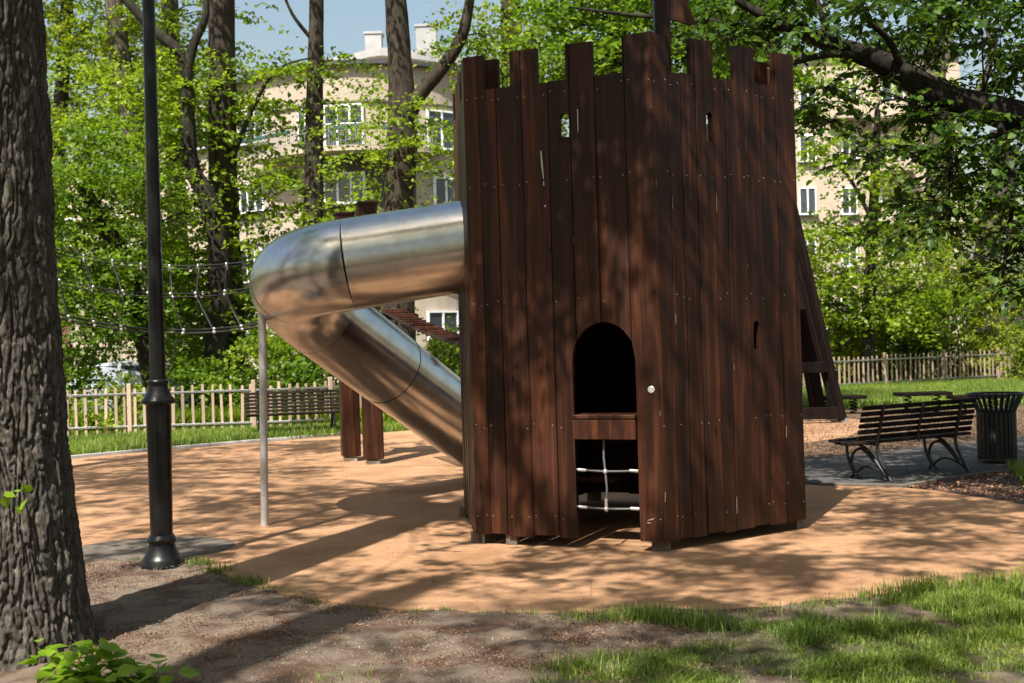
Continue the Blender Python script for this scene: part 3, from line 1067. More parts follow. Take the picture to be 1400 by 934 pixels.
MB().lathe(lbo, [(0.062, 1.48), (0.052, 3.2), (0.047, 4.7)], 24, True, RL).build('upper_shaft', 'black_paint', lamp)
hd = MB()
hd.lathe(lbo, [(0.05, 4.7), (0.11, 4.74), (0.12, 4.80), (0.2, 5.15), (0.26, 5.18), (0.12, 5.36), (0.03, 5.45)], 8, False, RL)
hd.build('lantern', 'black_paint', lamp)

# ------------------------------------------------------------------ benches
def iron_side(mb, o, f, up=Vector((0, 0, 1))):
    """scrolled iron bench side: o rear foot, f unit vector from backrest towards the seat front"""
    def pts(lst):
        return [o + f * x + up * z for x, z in lst]

    def strip(lst, w=0.02):
        p = pts(lst)
        # smooth
        q = []
        for i in range(len(p) - 1):
            p0, p1, p2, p3 = p[max(i - 1, 0)], p[i], p[i + 1], p[min(i + 2, len(p) - 1)]
            for j in range(5):
                t = j / 5
                q.append(0.5 * (2 * p1 + (p2 - p0) * t + (2 * p0 - 5 * p1 + 4 * p2 - p3) * t * t + (3 * p1 - p0 - 3 * p2 + p3) * t ** 3))
        q.append(p[-1])
        mb.tube(q, w, 6)
    strip([(0.0, 0.0), (0.07, 0.10), (0.17, 0.28), (0.19, 0.42), (0.14, 0.62), (0.09, 0.83)], 0.021)      # back upright, sweeping up
    strip([(0.0, 0.0), (0.10, 0.08), (0.24, 0.24), (0.38, 0.36), (0.56, 0.42)], 0.019)             # diagonal
    strip([(0.10, 0.08), (0.26, 0.14), (0.40, 0.14), (0.52, 0.06), (0.60, 0.0)], 0.015)                  # low arch
    strip([(0.46, 0.0), (0.54, 0.07), (0.58, 0.18), (0.55, 0.29), (0.45, 0.345), (0.34, 0.30), (0.2, 0.17), (0.05, 0.03)], 0.017)   # loop
    strip([(0.60, 0.0), (0.555, 0.06), (0.60, 0.15), (0.64, 0.26), (0.65, 0.41)], 0.018)
    strip([(0.17, 0.405), (0.66, 0.41)], 0.016)


def bench(label, o, f, L, s=1.0, npos=(0.12, 0.5, 0.88), legs=(0.14, 0.86)):
    """o: midpoint between the rear feet on the ground, f: direction the bench faces"""
    o = Vector(o)
    f = Vector(f).normalized()
    r = Vector((f.y, -f.x, 0))
    root = thing('park_bench', label, 'bench', o, 'park benches')
    zz = Vector((0, 0, 1))
    for t in legs:
        mb = MB()
        iron_side(mb, o + r * ((t - 0.5) * L), f)
        mb.build('iron_side', 'black_metal', root)
    mb = MB()
    mb.tube([o + f * 0.17 + zz * 0.40, o + f * 0.185 + zz * 0.47, o + f * 0.14 + zz * 0.64, o + f * 0.09 + zz * 0.84], 0.016, 6)
    mb.build('centre_strap', 'black_metal', root)
    for i in range(6):                                    # back slats
        z = 0.49 + i * 0.068
        x = 0.20 - (z - 0.45) * 0.27 + 0.02
        c = o + f * x + zz * z
        mb = MB()
        upv = (zz - f * 0.27).normalized()
        mb.beam(c - r * L / 2, c + r * L / 2, 0.024, 0.052, up=upv, ch=0.007)
        mb.build('back_slat', 'bench_wood', root)
    for i in range(5):                                    # seat slats
        x = 0.24 + i * 0.092
        z = 0.432 - 0.016 * math.sin(i * 0.8) + (0.01 if i == 4 else 0)
        c = o + f * x + zz * z
        MB().beam(c - r * L / 2, c + r * L / 2, 0.078, 0.032, ch=0.007).build('seat_slat', 'bench_wood', root)
    return root


r1, r2 = gnd(1219, 661), gnd(1326, 648)
ax = (r2 - r1)
Lb = ax.length / 0.72
ff = Vector((-ax.y, ax.x, 0)).normalized()
bench('dark slatted park bench with scrolled iron legs turned away, beside the litter bin', (r1 + r2) / 2 + Vector((0, 0, 0.016)), ff, 1.92, legs=(0.5 - ax.length / 3.84, 0.5 + ax.length / 3.84))
b1 = (gnd(352, 600) + gnd(452, 592)) / 2 + Vector((0.05, 0.55, 0))
bench('dark slatted park bench standing before the picket fence', b1 + Vector((-0.12, -0.1, 0)), (0.28, -1, 0), 1.95)

# ------------------------------------------------------------------ litter bin
bb = gnd(1366, 634)
binr = thing('litter_bin', 'black slatted metal litter bin with flared rim near bench', 'bin', (bb.x, bb.y, 0))
bc = Vector((bb.x, bb.y + 0.05, 0.02))
nb = 26
for k in range(nb):
    a = 2 * math.pi * k / nb
    e = Vector((math.cos(a), math.sin(a), 0))
    tan = Vector((-math.sin(a), math.cos(a), 0))
    mb = MB()
    path = [(0.235, 0.03), (0.235, 0.63), (0.255, 0.68), (0.31, 0.80), (0.335, 0.845)]
    vs, fs = [], []
    for r_, z in path:
        for q in (-0.019, 0.019):
            for dd in (0, -0.006):
                vs.append(bc + e * (r_ + dd) + tan * q + Vector((0, 0, z)))
    for i in range(len(path) - 1):
        b0 = i * 4
        fs += [(b0, b0 + 2, b0 + 6, b0 + 4), (b0 + 1, b0 + 5, b0 + 7, b0 + 3), (b0, b0 + 4, b0 + 5, b0 + 1), (b0 + 2, b0 + 3, b0 + 7, b0 + 6)]
    mb.add(vs, fs)
    mb.build('slat', 'bin', binr)
for z, r_ in ((0.05, 0.231), (0.62, 0.231)):
    MB().lathe(bc, [(r_ - 0.006, z), (r_, z), (r_, z + 0.04), (r_ - 0.006, z + 0.04)], 32, False).build('band', 'bin', binr)
MB().tube([bc + Vector((0.335 * math.cos(a), 0.335 * math.sin(a), 0.85)) for a in np.linspace(0, 2 * math.pi, 37)], 0.014, 8, caps=False).build('rim', 'bin', binr)
MB().lathe(bc, [(0.21, 0.06), (0.215, 0.6), (0.20, 0.6), (0.195, 0.08)], 28).build('liner', 'bin', binr)

# ------------------------------------------------------------------ low spring platforms
for lab, xl, xr, yt, Y in (('low dark wooden spring platform left of the other two, beside the climbing frame', 1114, 1181, 542, 25.5),
                           ('low dark wooden spring platform in the middle, behind the bench', 1225, 1297, 537, 25.0),
                           ('low dark wooden spring platform right of the other two, behind the bin', 1299, 1372, 541, 23.5)):
    a, b_ = at(xl, yt, Y), at(xr, yt - 2, Y)
    c = (a + b_) / 2
    ht = c.z
    sp = thing('spring_platform', lab, 'play platform', (c.x, c.y, 0), 'spring platforms on mulch')
    L = (b_ - a).length
    for j in range(3):
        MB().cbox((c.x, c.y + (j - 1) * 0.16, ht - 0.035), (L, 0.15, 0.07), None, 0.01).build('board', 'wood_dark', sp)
    for s in (-0.28, 0.28):
        mb = MB()
        mb.tube([(c.x + s * L + 0.07 * math.cos(q * 0.7), c.y + 0.07 * math.sin(q * 0.7), 0.01 + (ht - 0.08) * q / 40) for q in range(41)], 0.014, 6)
        mb.build('coil_spring', 'wood_dark', sp)

# ------------------------------------------------------------------ picket fence
fence = thing('picket_fence', 'weathered picket fence with pale metal rail along the back of the playground', 'fence', (0, 28, 0))
mbp = MB()
hp = 0.99
mbp.add([(-.028, -.011, 0), (.028, -.011, 0), (.028, .011, 0), (-.028, .011, 0), (-.026, -.010, hp - .015), (.026, -.010, hp - .015), (.026, .010, hp - .015), (-.026, .010, hp - .015), (-.012, -.006, hp), (.012, -.006, hp), (.012, .006, hp), (-.012, .006, hp)],
        [(3, 2, 1, 0), (0, 1, 5, 4), (1, 2, 6, 5), (2, 3, 7, 6), (3, 0, 4, 7), (4, 5, 9, 8), (5, 6, 10, 9), (6, 7, 11, 10), (7, 4, 8, 11), (8, 9, 10, 11)])
pick0 = mbp.build('picket', 'picket', None)
pick0.parent = fence
FP_ = [Vector((-11.2, 24.9, 0)), Vector((-4.6, 25.3, 0)), Vector((1.0, 28.3, 0)), Vector((8.0, 34.6, 0)), Vector((15.9, 39.2, 0))]
first = True
prng = random.Random(8)
for seg, (a, b_) in enumerate(zip(FP_, FP_[1:])):
    L = (b_ - a).length
    sp_ = 0.192
    n = int(L / sp_)
    ang = math.atan2(b_.y - a.y, b_.x - a.x)
    for i in range(n):
        p = a.lerp(b_, (i + prng.uniform(-.08, .08)) / n)
        # those wholly hidden behind the tower need not stand there
        px_ = 700 + p.x / p.y * FPX
        if 665 < px_ < 1075:
            continue
        if first:
            o = pick0
            first = False
        else:
            o = pick0.copy()
            COL.objects.link(o)
        o.location = (p.x, p.y - 28, prng.uniform(-.03, .02))
        o.rotation_euler = (prng.uniform(-.02, .02), prng.uniform(-.022, .022), ang + prng.uniform(-.15, .15))
        o.scale = (prng.uniform(.85, 1.15), 1, prng.uniform(.97, 1.03))
    nrm = Vector((math.sin(ang), -math.cos(ang), 0))
    for z in (0.86, 0.20):
        MB().beam(a + nrm * 0.022 + Vector((0, 0, z)), b_ + nrm * 0.022 + Vector((0, 0, z)), 0.02, 0.04, ch=0.003).build('rail', 'galv', fence)
    for i in range(int(L / 2.5) + 1):
        p = a + (b_ - a) * (i * 2.5 + 0.9) / L
        px_ = 700 + p.x / p.y * FPX
        if 665 < px_ < 1075 or (p - a).length > L:
            continue
        MB().cbox((p.x, p.y - 0.02, 0.53), (0.085, 0.07, 1.08), Matrix.Rotation(ang, 3, 'Z'), 0.01).build('fence_post', 'picket', fence)

# ------------------------------------------------------------------ trees
def curve(pts, k=6):
    p = [Vector(q) for q in pts]
    out = []
    for i in range(len(p) - 1):
        p0, p1, p2, p3 = p[max(i - 1, 0)], p[i], p[i + 1], p[min(i + 2, len(p) - 1)]
        for j in range(k):
            t = j / k
            out.append(0.5 * (2 * p1 + (p2 - p0) * t + (2 * p0 - 5 * p1 + 4 * p2 - p3) * t * t + (3 * p1 - p0 - 3 * p2 + p3) * t ** 3))
    out.append(p[-1])
    return out


def interp(rads, n):
    return list(np.interp(np.linspace(0, 1, n), np.linspace(0, 1, len(rads)), rads))


def twig_path(a, b_, rng, bend=0.18):
    L = (b_ - a).length
    m1 = a.lerp(b_, 0.35) + Vector(rng.normal(0, bend * L * 0.4, 3)) + Vector((0, 0, bend * L * 0.5))
    m2 = a.lerp(b_, 0.7) + Vector(rng.normal(0, bend * L * 0.4, 3)) + Vector((0, 0, bend * L * 0.45))
    return curve([a, m1, m2, b_], 4)


def crown(root, trunk_pts, clumps, per, lsize, mat, rng, sig=(0.5, 0.5, 0.2), limbs=0.5, bark='bark_far', rich=False, up=1.0, hang=0.0, spread=0.75, limb_r=0.03, clip=None):
    """clumps (N,3) array of spray centres; makes one crown mesh and one mesh of limbs"""
    clumps = np.asarray(clumps, float)
    N = len(clumps)
    cnt = rng.poisson(per, N)
    idx = np.repeat(np.arange(N), cnt)
    sc = rng.uniform(0.6, 1.35, N)[idx][:, None]
    K = 9                                                     # sprays radiate from each branch end
    ra = rng.uniform(0, 2 * math.pi, (N, K))
    rz_ = rng.normal(0.0, 0.55, (N, K))
    pick = rng.integers(0, K, len(idx))
    ang = ra[idx, pick]
    t = np.sqrt(rng.uniform(0.02, 1.0, len(idx))) * 2.1
    dirs = np.stack([np.cos(ang), np.sin(ang), rz_[idx, pick]], 1) * t[:, None]
    pos = clumps[idx] + (dirs + rng.normal(0, 0.17, (len(idx), 3))) * np.array(sig) * sc
    rr = np.linalg.norm((pos - clumps[idx])[:, :2], axis=1)
    pos[:, 2] -= 0.20 * rr * rr
    pos = pos[pos[:, 2] > 0.05]
    if clip is not None:
        pos = pos[clip(pos)]
    if len(pos):
        V, F = leaf_arrays(pos, lsize, rng, up, spread, hang, rich)
        np_mesh('crown', V, F, mat, root)['kind'] = 'stuff'
    if limbs > 0 and trunk_pts:
        mb = MB()
        tp = trunk_pts
        for i in range(N):
            if rng.random() > limbs:
                continue
            c = Vector(clumps[i])
            best, bd = None, 1e9
            for q in tp:
                dd = (q - c)
                cost = dd.length + (3.0 * max(q.z - c.z + 0.2, 0))
                if cost < bd:
                    best, bd = q, cost
            L = (c - best).length
            path = twig_path(best, c, rng)
            n = len(path)
            r0 = limb_r * (0.5 + 0.25 * L)
            mb.tube(path, [r0 * (1 - 0.85 * j / (n - 1)) for j in range(n)], 5, caps=False)
            # short side twigs
            for s in range(3):
                q = path[int(n * (0.5 + 0.15 * s))]
                e = q + Vector(rng.normal(0, 0.5, 3)) * min(L, 2.0) * 0.45
                mb.tube([q, q.lerp(e, 0.5) + Vector((0, 0, 0.05)), e], [r0 * 0.3, r0 * 0.2, r0 * 0.08], 4, caps=False)
        if mb.v:
            mb.build('limbs', bark, root)['kind'] = 'stuff'


def sprays(root, centres, K, per, lsize, mat, bark, rng, reach=0.55, drop=0.35):
    """drooping twigs radiating from each branch end with leaves set alternately along them"""
    pos, axs, tw = [], [], MB()
    for c in centres:
        c = Vector(c)
        a0 = rng.uniform(0, 6.28)
        for k in range(K):
            a = a0 + k * 2.4 + rng.normal(0, 0.3)
            L = reach * rng.uniform(0.5, 1.3)
            d = Vector((math.cos(a), math.sin(a), rng.normal(0.1, 0.3)))
            pts = [c + d * (L * q) + Vector((0, 0, -drop * L * (q * 1.15) ** 2)) + Vector(rng.normal(0, 0.012, 3)) for q in (0, .25, .5, .75, 1.0)]
            tw.tube(pts, [0.006, 0.005, 0.0038, 0.003, 0.0018], 4, caps=False)
            nl = max(int(per * L / reach), 3)
            for j in range(nl):
                q = (j + 0.6 + rng.uniform(-.2, .2)) / nl
                f = min(q, 0.999) * 4
                i0 = int(f)
                p = pts[i0].lerp(pts[i0 + 1], f - i0)
                t = (pts[i0 + 1] - pts[i0]).normalized()
                side = t.cross(Vector((0, 0, 1))).normalized() * (1 if j % 2 else -1)
                ax = (t * 0.55 + side * rng.uniform(0.4, 1.0) + Vector((0, 0, rng.normal(-0.25, 0.25)))).normalized()
                pos.append(p + ax * lsize * 0.62)
                axs.append(ax)
    pos, axs = np.array(pos), np.array(axs)
    N = len(pos)
    n = rng.normal(0, 0.33, (N, 3)) + np.array([0, 0, 1.0])
    n = norm(n - axs * (n * axs).sum(1, keepdims=True))
    s_ = np.cross(n, axs)
    L = (lsize * rng.uniform(0.55, 1.3, N))[:, None]
    W = L * rng.uniform(0.36, 0.46, N)[:, None]
    u_ = n * L * 0.11
    V = np.stack([pos - axs * L * 0.46, pos + s_ * W * 0.95 - axs * L * 0.30 + u_ * 0.8, pos + s_ * W * 0.85 + axs * L * 0.14 + u_,
                  pos + axs * L * 0.56 - u_ * 0.8, pos - s_ * W * 0.85 + axs * L * 0.14 + u_, pos - s_ * W * 0.95 - axs * L * 0.30 + u_ * 0.8], 1).reshape(-1, 3)
    base = (np.arange(N) * 6)[:, None]
    F = np.concatenate([base + np.array([t]) for t in ([0, 1, 2], [0, 2, 3], [0, 3, 4], [0, 4, 5])], 0)
    np_mesh('crown', V, F, mat, root)['kind'] = 'stuff'
    tw.build('twigs', bark, root)['kind'] = 'stuff'


def ell(rng, n, c, r, shell=0.0, zmin=None):
    """n points in an ellipsoid"""
    d = norm(rng.normal(0, 1, (n, 3)))
    q = rng.uniform(shell, 1, (n, 1)) ** (1 / 3)
    p = np.array(c) + d * q * np.array(r)
    if zmin is not None:
        p[:, 2] = np.maximum(p[:, 2], zmin)
    return p


def pxcl(rng, n, x0, x1, y0, y1, Y0, Y1):
    """n spray centres in the slab of air between two distances that fills a window of the view"""
    return np.array([at(rng.uniform(x0, x1), rng.uniform(y0, y1), rng.uniform(Y0, Y1))[:] for _ in range(n)])


def trunk(root, pts, rads, bark='bark_far', n=14, name='trunk', jit=0.04):
    c = curve(pts, 6)
    MB().tube(c, interp(rads, len(c)), n, jitter=jit).build(name, bark, root)
    return c


def pxtrunk(lst, Y):
    """trunk path from picture points at one distance, first point on the ground"""
    out = []
    for i, (x, y) in enumerate(lst):
        p = at(x, y, Y)
        if i == 0:
            p.z = -0.05
        out.append(p)
    return out


def sunny_gap(cl, rng, keep=0.35):
    """thin the canopy where sun reaches the lower tower walls"""
    k = (10.0 - cl[:, 1]) / -SDIR.y
    x, z = cl[:, 0] - SDIR.x * k, cl[:, 2] - SDIR.z * k
    sunny = (z > 0.1) & (z < 2.7) & (x > -0.1) & (x < 2.6)
    return cl[~sunny | (rng.random(len(cl)) < keep)]


# --- foreground tree at the left: furrowed bark as real relief
def front_tree():
    Y = 7.05
    rt = at(52, 0, Y)
    rm = at(66, 380, Y)
    rb_ = at(112, 840, Y)
    base = Vector((rm.x - 0.36, Y + 0.05, 0))
    root = thing('tree', 'thick near tree trunk with deeply furrowed grey bark at left edge', 'tree', base, 'park trees')
    nA_, nZ = 420, 520
    H = 9.0
    zz = np.concatenate([np.linspace(-0.08, 4.6, nZ - 40), np.linspace(4.65, H, 40)])
    th = np.linspace(0, 2 * math.pi, nA_, endpoint=False)
    TH_, ZZ = np.meshgrid(th, zz, indexing='ij')
    cx = base.x + np.interp(zz, [0, 1.7, 3.6, 9], [0.0, 0.0, 0.0, -0.2])
    rad = np.interp(zz, [-0.1, 0.0, 0.3, 0.77, 1.22, 2.14, 3.73, 9.0], [0.53, 0.48, 0.43, 0.388, 0.35, 0.318, 0.302, 0.22])
    uu = TH_ / (2 * math.pi)
    warp = (vnoise(uu * 16, ZZ * 1.3 + 3, 31, 16) - 0.5) * 1.7 + (vnoise(uu * 40, ZZ * 4 + 3, 32, 40) - 0.5) * 0.6
    n1 = np.abs(vnoise(uu * 40 + warp, ZZ * 2.6 + warp * 0.5, 33, 40) * 2 - 1)
    n2 = np.abs(vnoise(uu * 84 + warp * 2, ZZ * 6.5, 34, 84) * 2 - 1)
    n3 = vnoise(uu * 160, ZZ * 30, 35, 160)
    n4 = vnoise(uu * 200, ZZ * 70, 36, 200)
    ridge = np.clip(n1 * 1.5, 0, 1) * 0.6 + np.clip(n2 * 1.5, 0, 1) * 0.28
    # broken bark plates: long cells with cracks between them
    gx, gz = 62, 4.0
    U = (uu * gx + warp * 2.0 + (vnoise(uu * 60, ZZ * 14, 41, 60) - 0.5) * 0.7)
    W_ = ZZ * gz + (vnoise(uu * 52, ZZ * 3, 38, 52) - 0.5) * 1.6 + (vnoise(uu * 150, ZZ * 40, 42, 150) - 0.5) * 0.25 + 50
    iu, iw = np.floor(U).astype(int), np.floor(W_).astype(int)
    pr = np.random.default_rng(39)
    JX, JY, JH = pr.random((64, 128)), pr.random((64, 128)), pr.random((64, 128))
    F1 = np.full(U.shape, 9.0)
    F2 = np.full(U.shape, 9.0)
    HH = np.zeros(U.shape)
    for du in (-1, 0, 1):
        for dw in (-1, 0, 1):
            a_, b2 = (iu + du), (iw + dw)
            am = (a_ % gx)
            dd = np.hypot(U - (a_ + 0.15 + 0.7 * JX[am, b2 % 128]), W_ - (b2 + 0.15 + 0.7 * JY[am, b2 % 128]))
            nearer = dd < F1
            F2 = np.where(nearer, F1, np.minimum(F2, dd))
            HH = np.where(nearer, JH[am, b2 % 128], HH)
            F1 = np.where(nearer, dd, F1)
    crack = np.clip((F2 - F1) / 0.34, 0, 1)
    crack = crack * crack * (3 - 2 * crack)
    plate = crack * (0.012 + 0.014 * HH) + 0.024 * ridge ** 0.8 + 0.010 * n3 * crack + 0.007 * n4 + 0.006
    flute = 0.04 * (vnoise(uu * 6, ZZ * 0.5, 37, 6) - 0.5) * (1 + 2.5 * np.clip(0.9 - ZZ, 0, 1))
    # a burl with a dark hollow on the side towards the camera
    tb, zb_ = math.radians(262), 1.02
    dth = (TH_ - tb) * 0.4
    g = np.exp(-((dth / 0.11) ** 2 + ((ZZ - zb_) / 0.13) ** 2))
    hol = np.exp(-((dth / 0.075) ** 2 + ((ZZ - (zb_ - 0.30)) / 0.20) ** 2))
    R_ = rad[None, :] + plate + flute + 0.06 * g - 0.085 * hol
    X = cx[None, :] + R_ * np.cos(TH_)
    Yv = base.y + R_ * np.sin(TH_)
    V = np.stack([X, Yv, ZZ], -1).reshape(-1, 3)
    I = np.arange(nA_ * len(zz)).reshape(nA_, len(zz))
    I2 = np.roll(I, -1, 0)
    F = np.stack([I[:, :-1], I2[:, :-1], I2[:, 1:], I[:, 1:]], -1).reshape(-1, 4)
    np_mesh('trunk', V, F, 'bark', root, smooth=True)
    rng = np.random.default_rng(77)
    top = Vector((cx[-1], base.y, H))
    tp = []
    for e in ((-1.2, 4.5, 12.0), (-4.8, 5.0, 12.5), (-2.6, 9.0, 11.5), (-5.2, 8.8, 11.5), (0.6, 6.6, 10.5), (-2.5, 3.2, 11.0)):
        c = curve([top + Vector((0, 0, -0.3)), top.lerp(Vector(e), 0.5) + Vector((0, 0, 0.6)), Vector(e)], 6)
        MB().tube(c, interp([0.16, 0.09, 0.03], len(c)), 9).build('bough', 'bark', root)
        tp += c
    cl = ell(rng, 50, (-1.9, 6.2, 10.0), (4.8, 4.4, 3.0), 0.2)
    cl = sunny_gap(cl, rng)
    # sprays that shade the upper part of the tower's left side
    sd = np.array(SDIR)
    tg = []
    for _ in range(34):
        q = np.array([rng.uniform(-0.4, 0.85), 0, rng.uniform(2.4, 4.2)])
        q[1] = 10.35 - (q[0] + 0.35) * 0.45
        tg.append(q + sd * rng.uniform(5.0, 8.5))
    crown(root, tp, np.array(tg), 210, 0.085, 'leaf_lime', rng, (0.36, 0.36, 0.22), 0.3, 'bark', limb_r=0.016, clip=lambda p: p[:, 2] > 1.7 + 0.29 * p[:, 1] + 0.9)
    crown(root, tp, cl, 330, 0.085, 'leaf_lime', rng, (0.40, 0.40, 0.25), 0.5, 'bark', limb_r=0.016, clip=lambda p: p[:, 2] > 1.7 + 0.29 * p[:, 1] + 0.9)
    # epicormic shoot on the burl: a few leaves
    ls = []
    for (x, y) in ((14, 678), (22, 672), (30, 665), (38, 668), (8, 686), (26, 698), (33, 690)):
        ls.append(at(x, y, base.y - 0.50)[:])
    V, F = leaf_arrays(np.array(ls), 0.06, rng, 0.6, 0.6, 0.0, True)
    np_mesh('shoot', V, F, 'leaf_sap', root)['kind'] = 'stuff'
    return root


front_tree()


# --- tree standing behind the camera: its trunk and crown shade the foreground
def shade_tree(name_label, base, H, r, targets, rng, n_cl, ctr, rad, mat='leaf_mid', per=80, lsize=0.09):
    root = thing('tree', name_label, 'tree', base, 'park trees')
    b_ = Vector(base)
    c = trunk(root, [b_ + Vector((0, 0, -.05)), b_ + Vector((0.05, 0, H * .4)), b_ + Vector((-0.05, 0.1, H * .75)), b_ + Vector((0.1, 0.2, H))], [r * 1.25, r, r * .8, r * .4], 'bark', 18)
    cl = sunny_gap(ell(rng, n_cl, ctr, rad, 0.15), rng)
    crown(root, c[len(c) // 2:], cl, per, lsize, mat, rng, (0.42, 0.42, 0.25), 0.4, 'bark', limb_r=0.02)


shade_tree('tall tree whose trunk casts the broad shadow across the foreground soil', (-4.2, 0.7, 0), 13.5, 0.34, None, np.random.default_rng(5), 26, (-3.2, -1.2, 12.2), (3.2, 2.6, 2.6), per=200)
shade_tree('leafy tree casting dappled shade over the right foreground', (4.6, -1.0, 0), 10.0, 0.32, None, np.random.default_rng(6), 52, (2.2, 3.2, 9.4), (4.4, 4.4, 2.3), per=330)
shade_tree('leafy tree left of the lamp post casting streaks of shade on the far orange surface', (-9.6, 10.5, 0), 11.0, 0.32, None, np.random.default_rng(7), 64, (-5.9, 11.2, 10.8), (4.4, 5.4, 2.4), per=330)
# unseen grove added around the camera, tall and dense-leaved to cut sky fill
for gi, (gx, gy, glab) in enumerate(((-13, -3, 'unseen tree added behind the camera at far left to block sky light'), (-8, -8.5, 'unseen tree added behind the camera at left, second from the far left, to block sky light'), (-1.5, -10, 'unseen tree added straight behind the camera to block sky light'), (5, -11, 'unseen tree added behind the camera at right to block sky light'), (11, -5, 'unseen tree added behind the camera at far right to block sky light'), (13, 4, 'unseen tree added at the right beside the camera to block sky light'), (-14, 5, 'unseen tree added at the left beside the camera to block sky light'))):
    shade_tree(glab, (gx, gy, 0), 15.0, 0.4, None, np.random.default_rng(90 + gi), 110, (gx, gy, 9.6), (4.3, 4.3, 8.2), per=150, lsize=0.19, mat='leaf_dark')


# --- overhanging tree at the right
def right_tree():
    rng = np.random.default_rng(21)
    base = Vector((8.6, 13.4, 0))
    root = thing('tree', 'large tree at right edge with dark limb and leafy sprays overhanging the tower', 'tree', base, 'park trees')
    c0 = trunk(root, [base + Vector((0, 0, -.05)), base + Vector((-.1, 0, 2.2)), base + Vector((-.35, 0, 4.2)), base + Vector((-.1, 0.4, 8))], [0.5, 0.38, 0.34, 0.2], 'bark_dark', 16)
    Y = 12.6
    lm = [base + Vector((-.3, -.1, 3.75)), at(1470, 188, Y + .4), at(1400, 163, Y + .1), at(1340, 146, Y), at(1285, 131, Y), at(1235, 100, Y), at(1190, 78, Y), at(1140, 62, Y), at(1085, 38, Y), at(1020, 8, Y), at(940, -50, Y)]
    c1 = curve(lm, 6)
    MB().tube(c1, interp([0.24, 0.2, 0.17, 0.15, 0.145, 0.13, 0.115, 0.09, 0.07, 0.05, 0.025], len(c1)), 12, jitter=0.05).build('limb', 'bark_dark', root)
    subs = [[at(1235, 100, Y), at(1215, 55, Y - .3), at(1180, 20, Y - .5), at(1150, -40, Y - .6)], [at(1190, 78, Y), at(1130, 75, Y - .4), at(1060, 90, Y - .6), at(1010, 75, Y - .7)],
            [at(1290, 132, Y), at(1300, 230, Y - .3), at(1290, 300, Y - .5)], [at(1360, 150, Y), at(1385, 250, Y - .4), at(1370, 380, Y - .6)], [at(1400, 163, Y), at(1430, 280, Y + .3), at(1400, 420, Y + .4)],
            [at(1140, 62, Y), at(1120, 10, Y + .3), at(1100, -60, Y + .5)], [at(1085, 38, Y), at(980, 30, Y + .6), at(860, 20, Y + 1.0), at(780, 10, Y + 1.2)]]
    tp = c1 + c0[-6:]
    for s in subs:
        c = curve(s, 5)
        MB().tube(c, interp([0.045, 0.03, 0.012], len(c)), 7).build('branch', 'bark_dark', root)
        tp += c
    cl = [pxcl(rng, 44, 1090, 1420, -40, 120, Y - .1, Y + 1.6),
          pxcl(rng, 12, 1090, 1420, -40, 90, Y - .8, Y),
          pxcl(rng, 20, 960, 1100, -30, 60, Y - .2, Y + 1.4),
          pxcl(rng, 26, 1310, 1440, 140, 330, Y - .8, Y + 1.0),
          pxcl(rng, 9, 1180, 1300, 130, 240, Y - .4, Y + .8),
          pxcl(rng, 9, 1360, 1440, 320, 410, Y - .8, Y + .4),
          pxcl(rng, 9, 1235, 1330, 240, 320, Y - .6, Y + .4),
          pxcl(rng, 5, 1080, 1170, 110, 170, Y - .2, Y + .6)]
    up_ = ell(rng, 130, (6.6, 11.6, 8.2), (4.2, 4.0, 2.6), 0.1)
    cl = np.concatenate(cl)
    crown(root, tp, cl, 0, 0.088, 'leaf_dark', rng, (0.27, 0.27, 0.15), 0.75, 'bark_dark', limb_r=0.013)
    sprays(root, cl, 8, 11, 0.085, 'leaf_dark', 'bark_dark', rng)
    V = crown(root, tp, up_, 110, 0.10, 'leaf_mid', rng, (0.5, 0.5, 0.25), 0.3, 'bark_dark', limb_r=0.02)


right_tree()


# --- background trees. (label, trunk picture path, distance, radii, bark, fork paths, crown windows)
def far_tree(label, Y, path, rads, bark, forks=(), wins=(), mat='leaf_lime', per=70, lsize=0.115, seed=1, top=True, sig=(0.55, 0.55, 0.2), limbs=0.45, topn=34):
    rng = np.random.default_rng(seed)
    pts = pxtrunk(path, Y)
    root = thing('tree', label, 'tree', (pts[0].x, pts[0].y, 0), 'trees behind the playground')
    last = pts[-1]
    if top:
        d = (pts[-1] - pts[-2]).normalized()
        pts = pts + [last + d * 2.2 + Vector((0, 0, 0.6)), last + d * 3.8 + Vector((0.3, 0.3, 2.4))]
        rads = list(rads) + [rads[-1] * .75, rads[-1] * .35]
    c = curve(pts, 6)
    n0 = len(path)
    MB().tube(c, interp(rads, len(c)), 14, jitter=0.05).build('trunk', bark, root)
    tp = c[len(c) // 4:]
    for fpth, fr in forks:
        q = curve([at(x, y, Y + dy) for x, y, dy in fpth], 6)
        MB().tube(q, interp(fr, len(q)), 9, jitter=0.04).build('limb', bark, root)
        tp = tp + q
    cl = [pxcl(rng, int(n * 1.7), x0, x1, y0, y1, Y + a, Y + b_) for (n, x0, x1, y0, y1, a, b_) in wins]
    if top:
        cl.append(ell(rng, int(topn * 1.6), (last.x, last.y, last.z + 3.4), (3.8, 3.6, 2.6), 0.1))
    if cl:
        crown(root, tp, np.concatenate(cl), per * (2.3 if path[0][0] < 330 else 1.8), lsize * 1.12, mat, rng, sig, limbs * 0.5, bark)
    return root


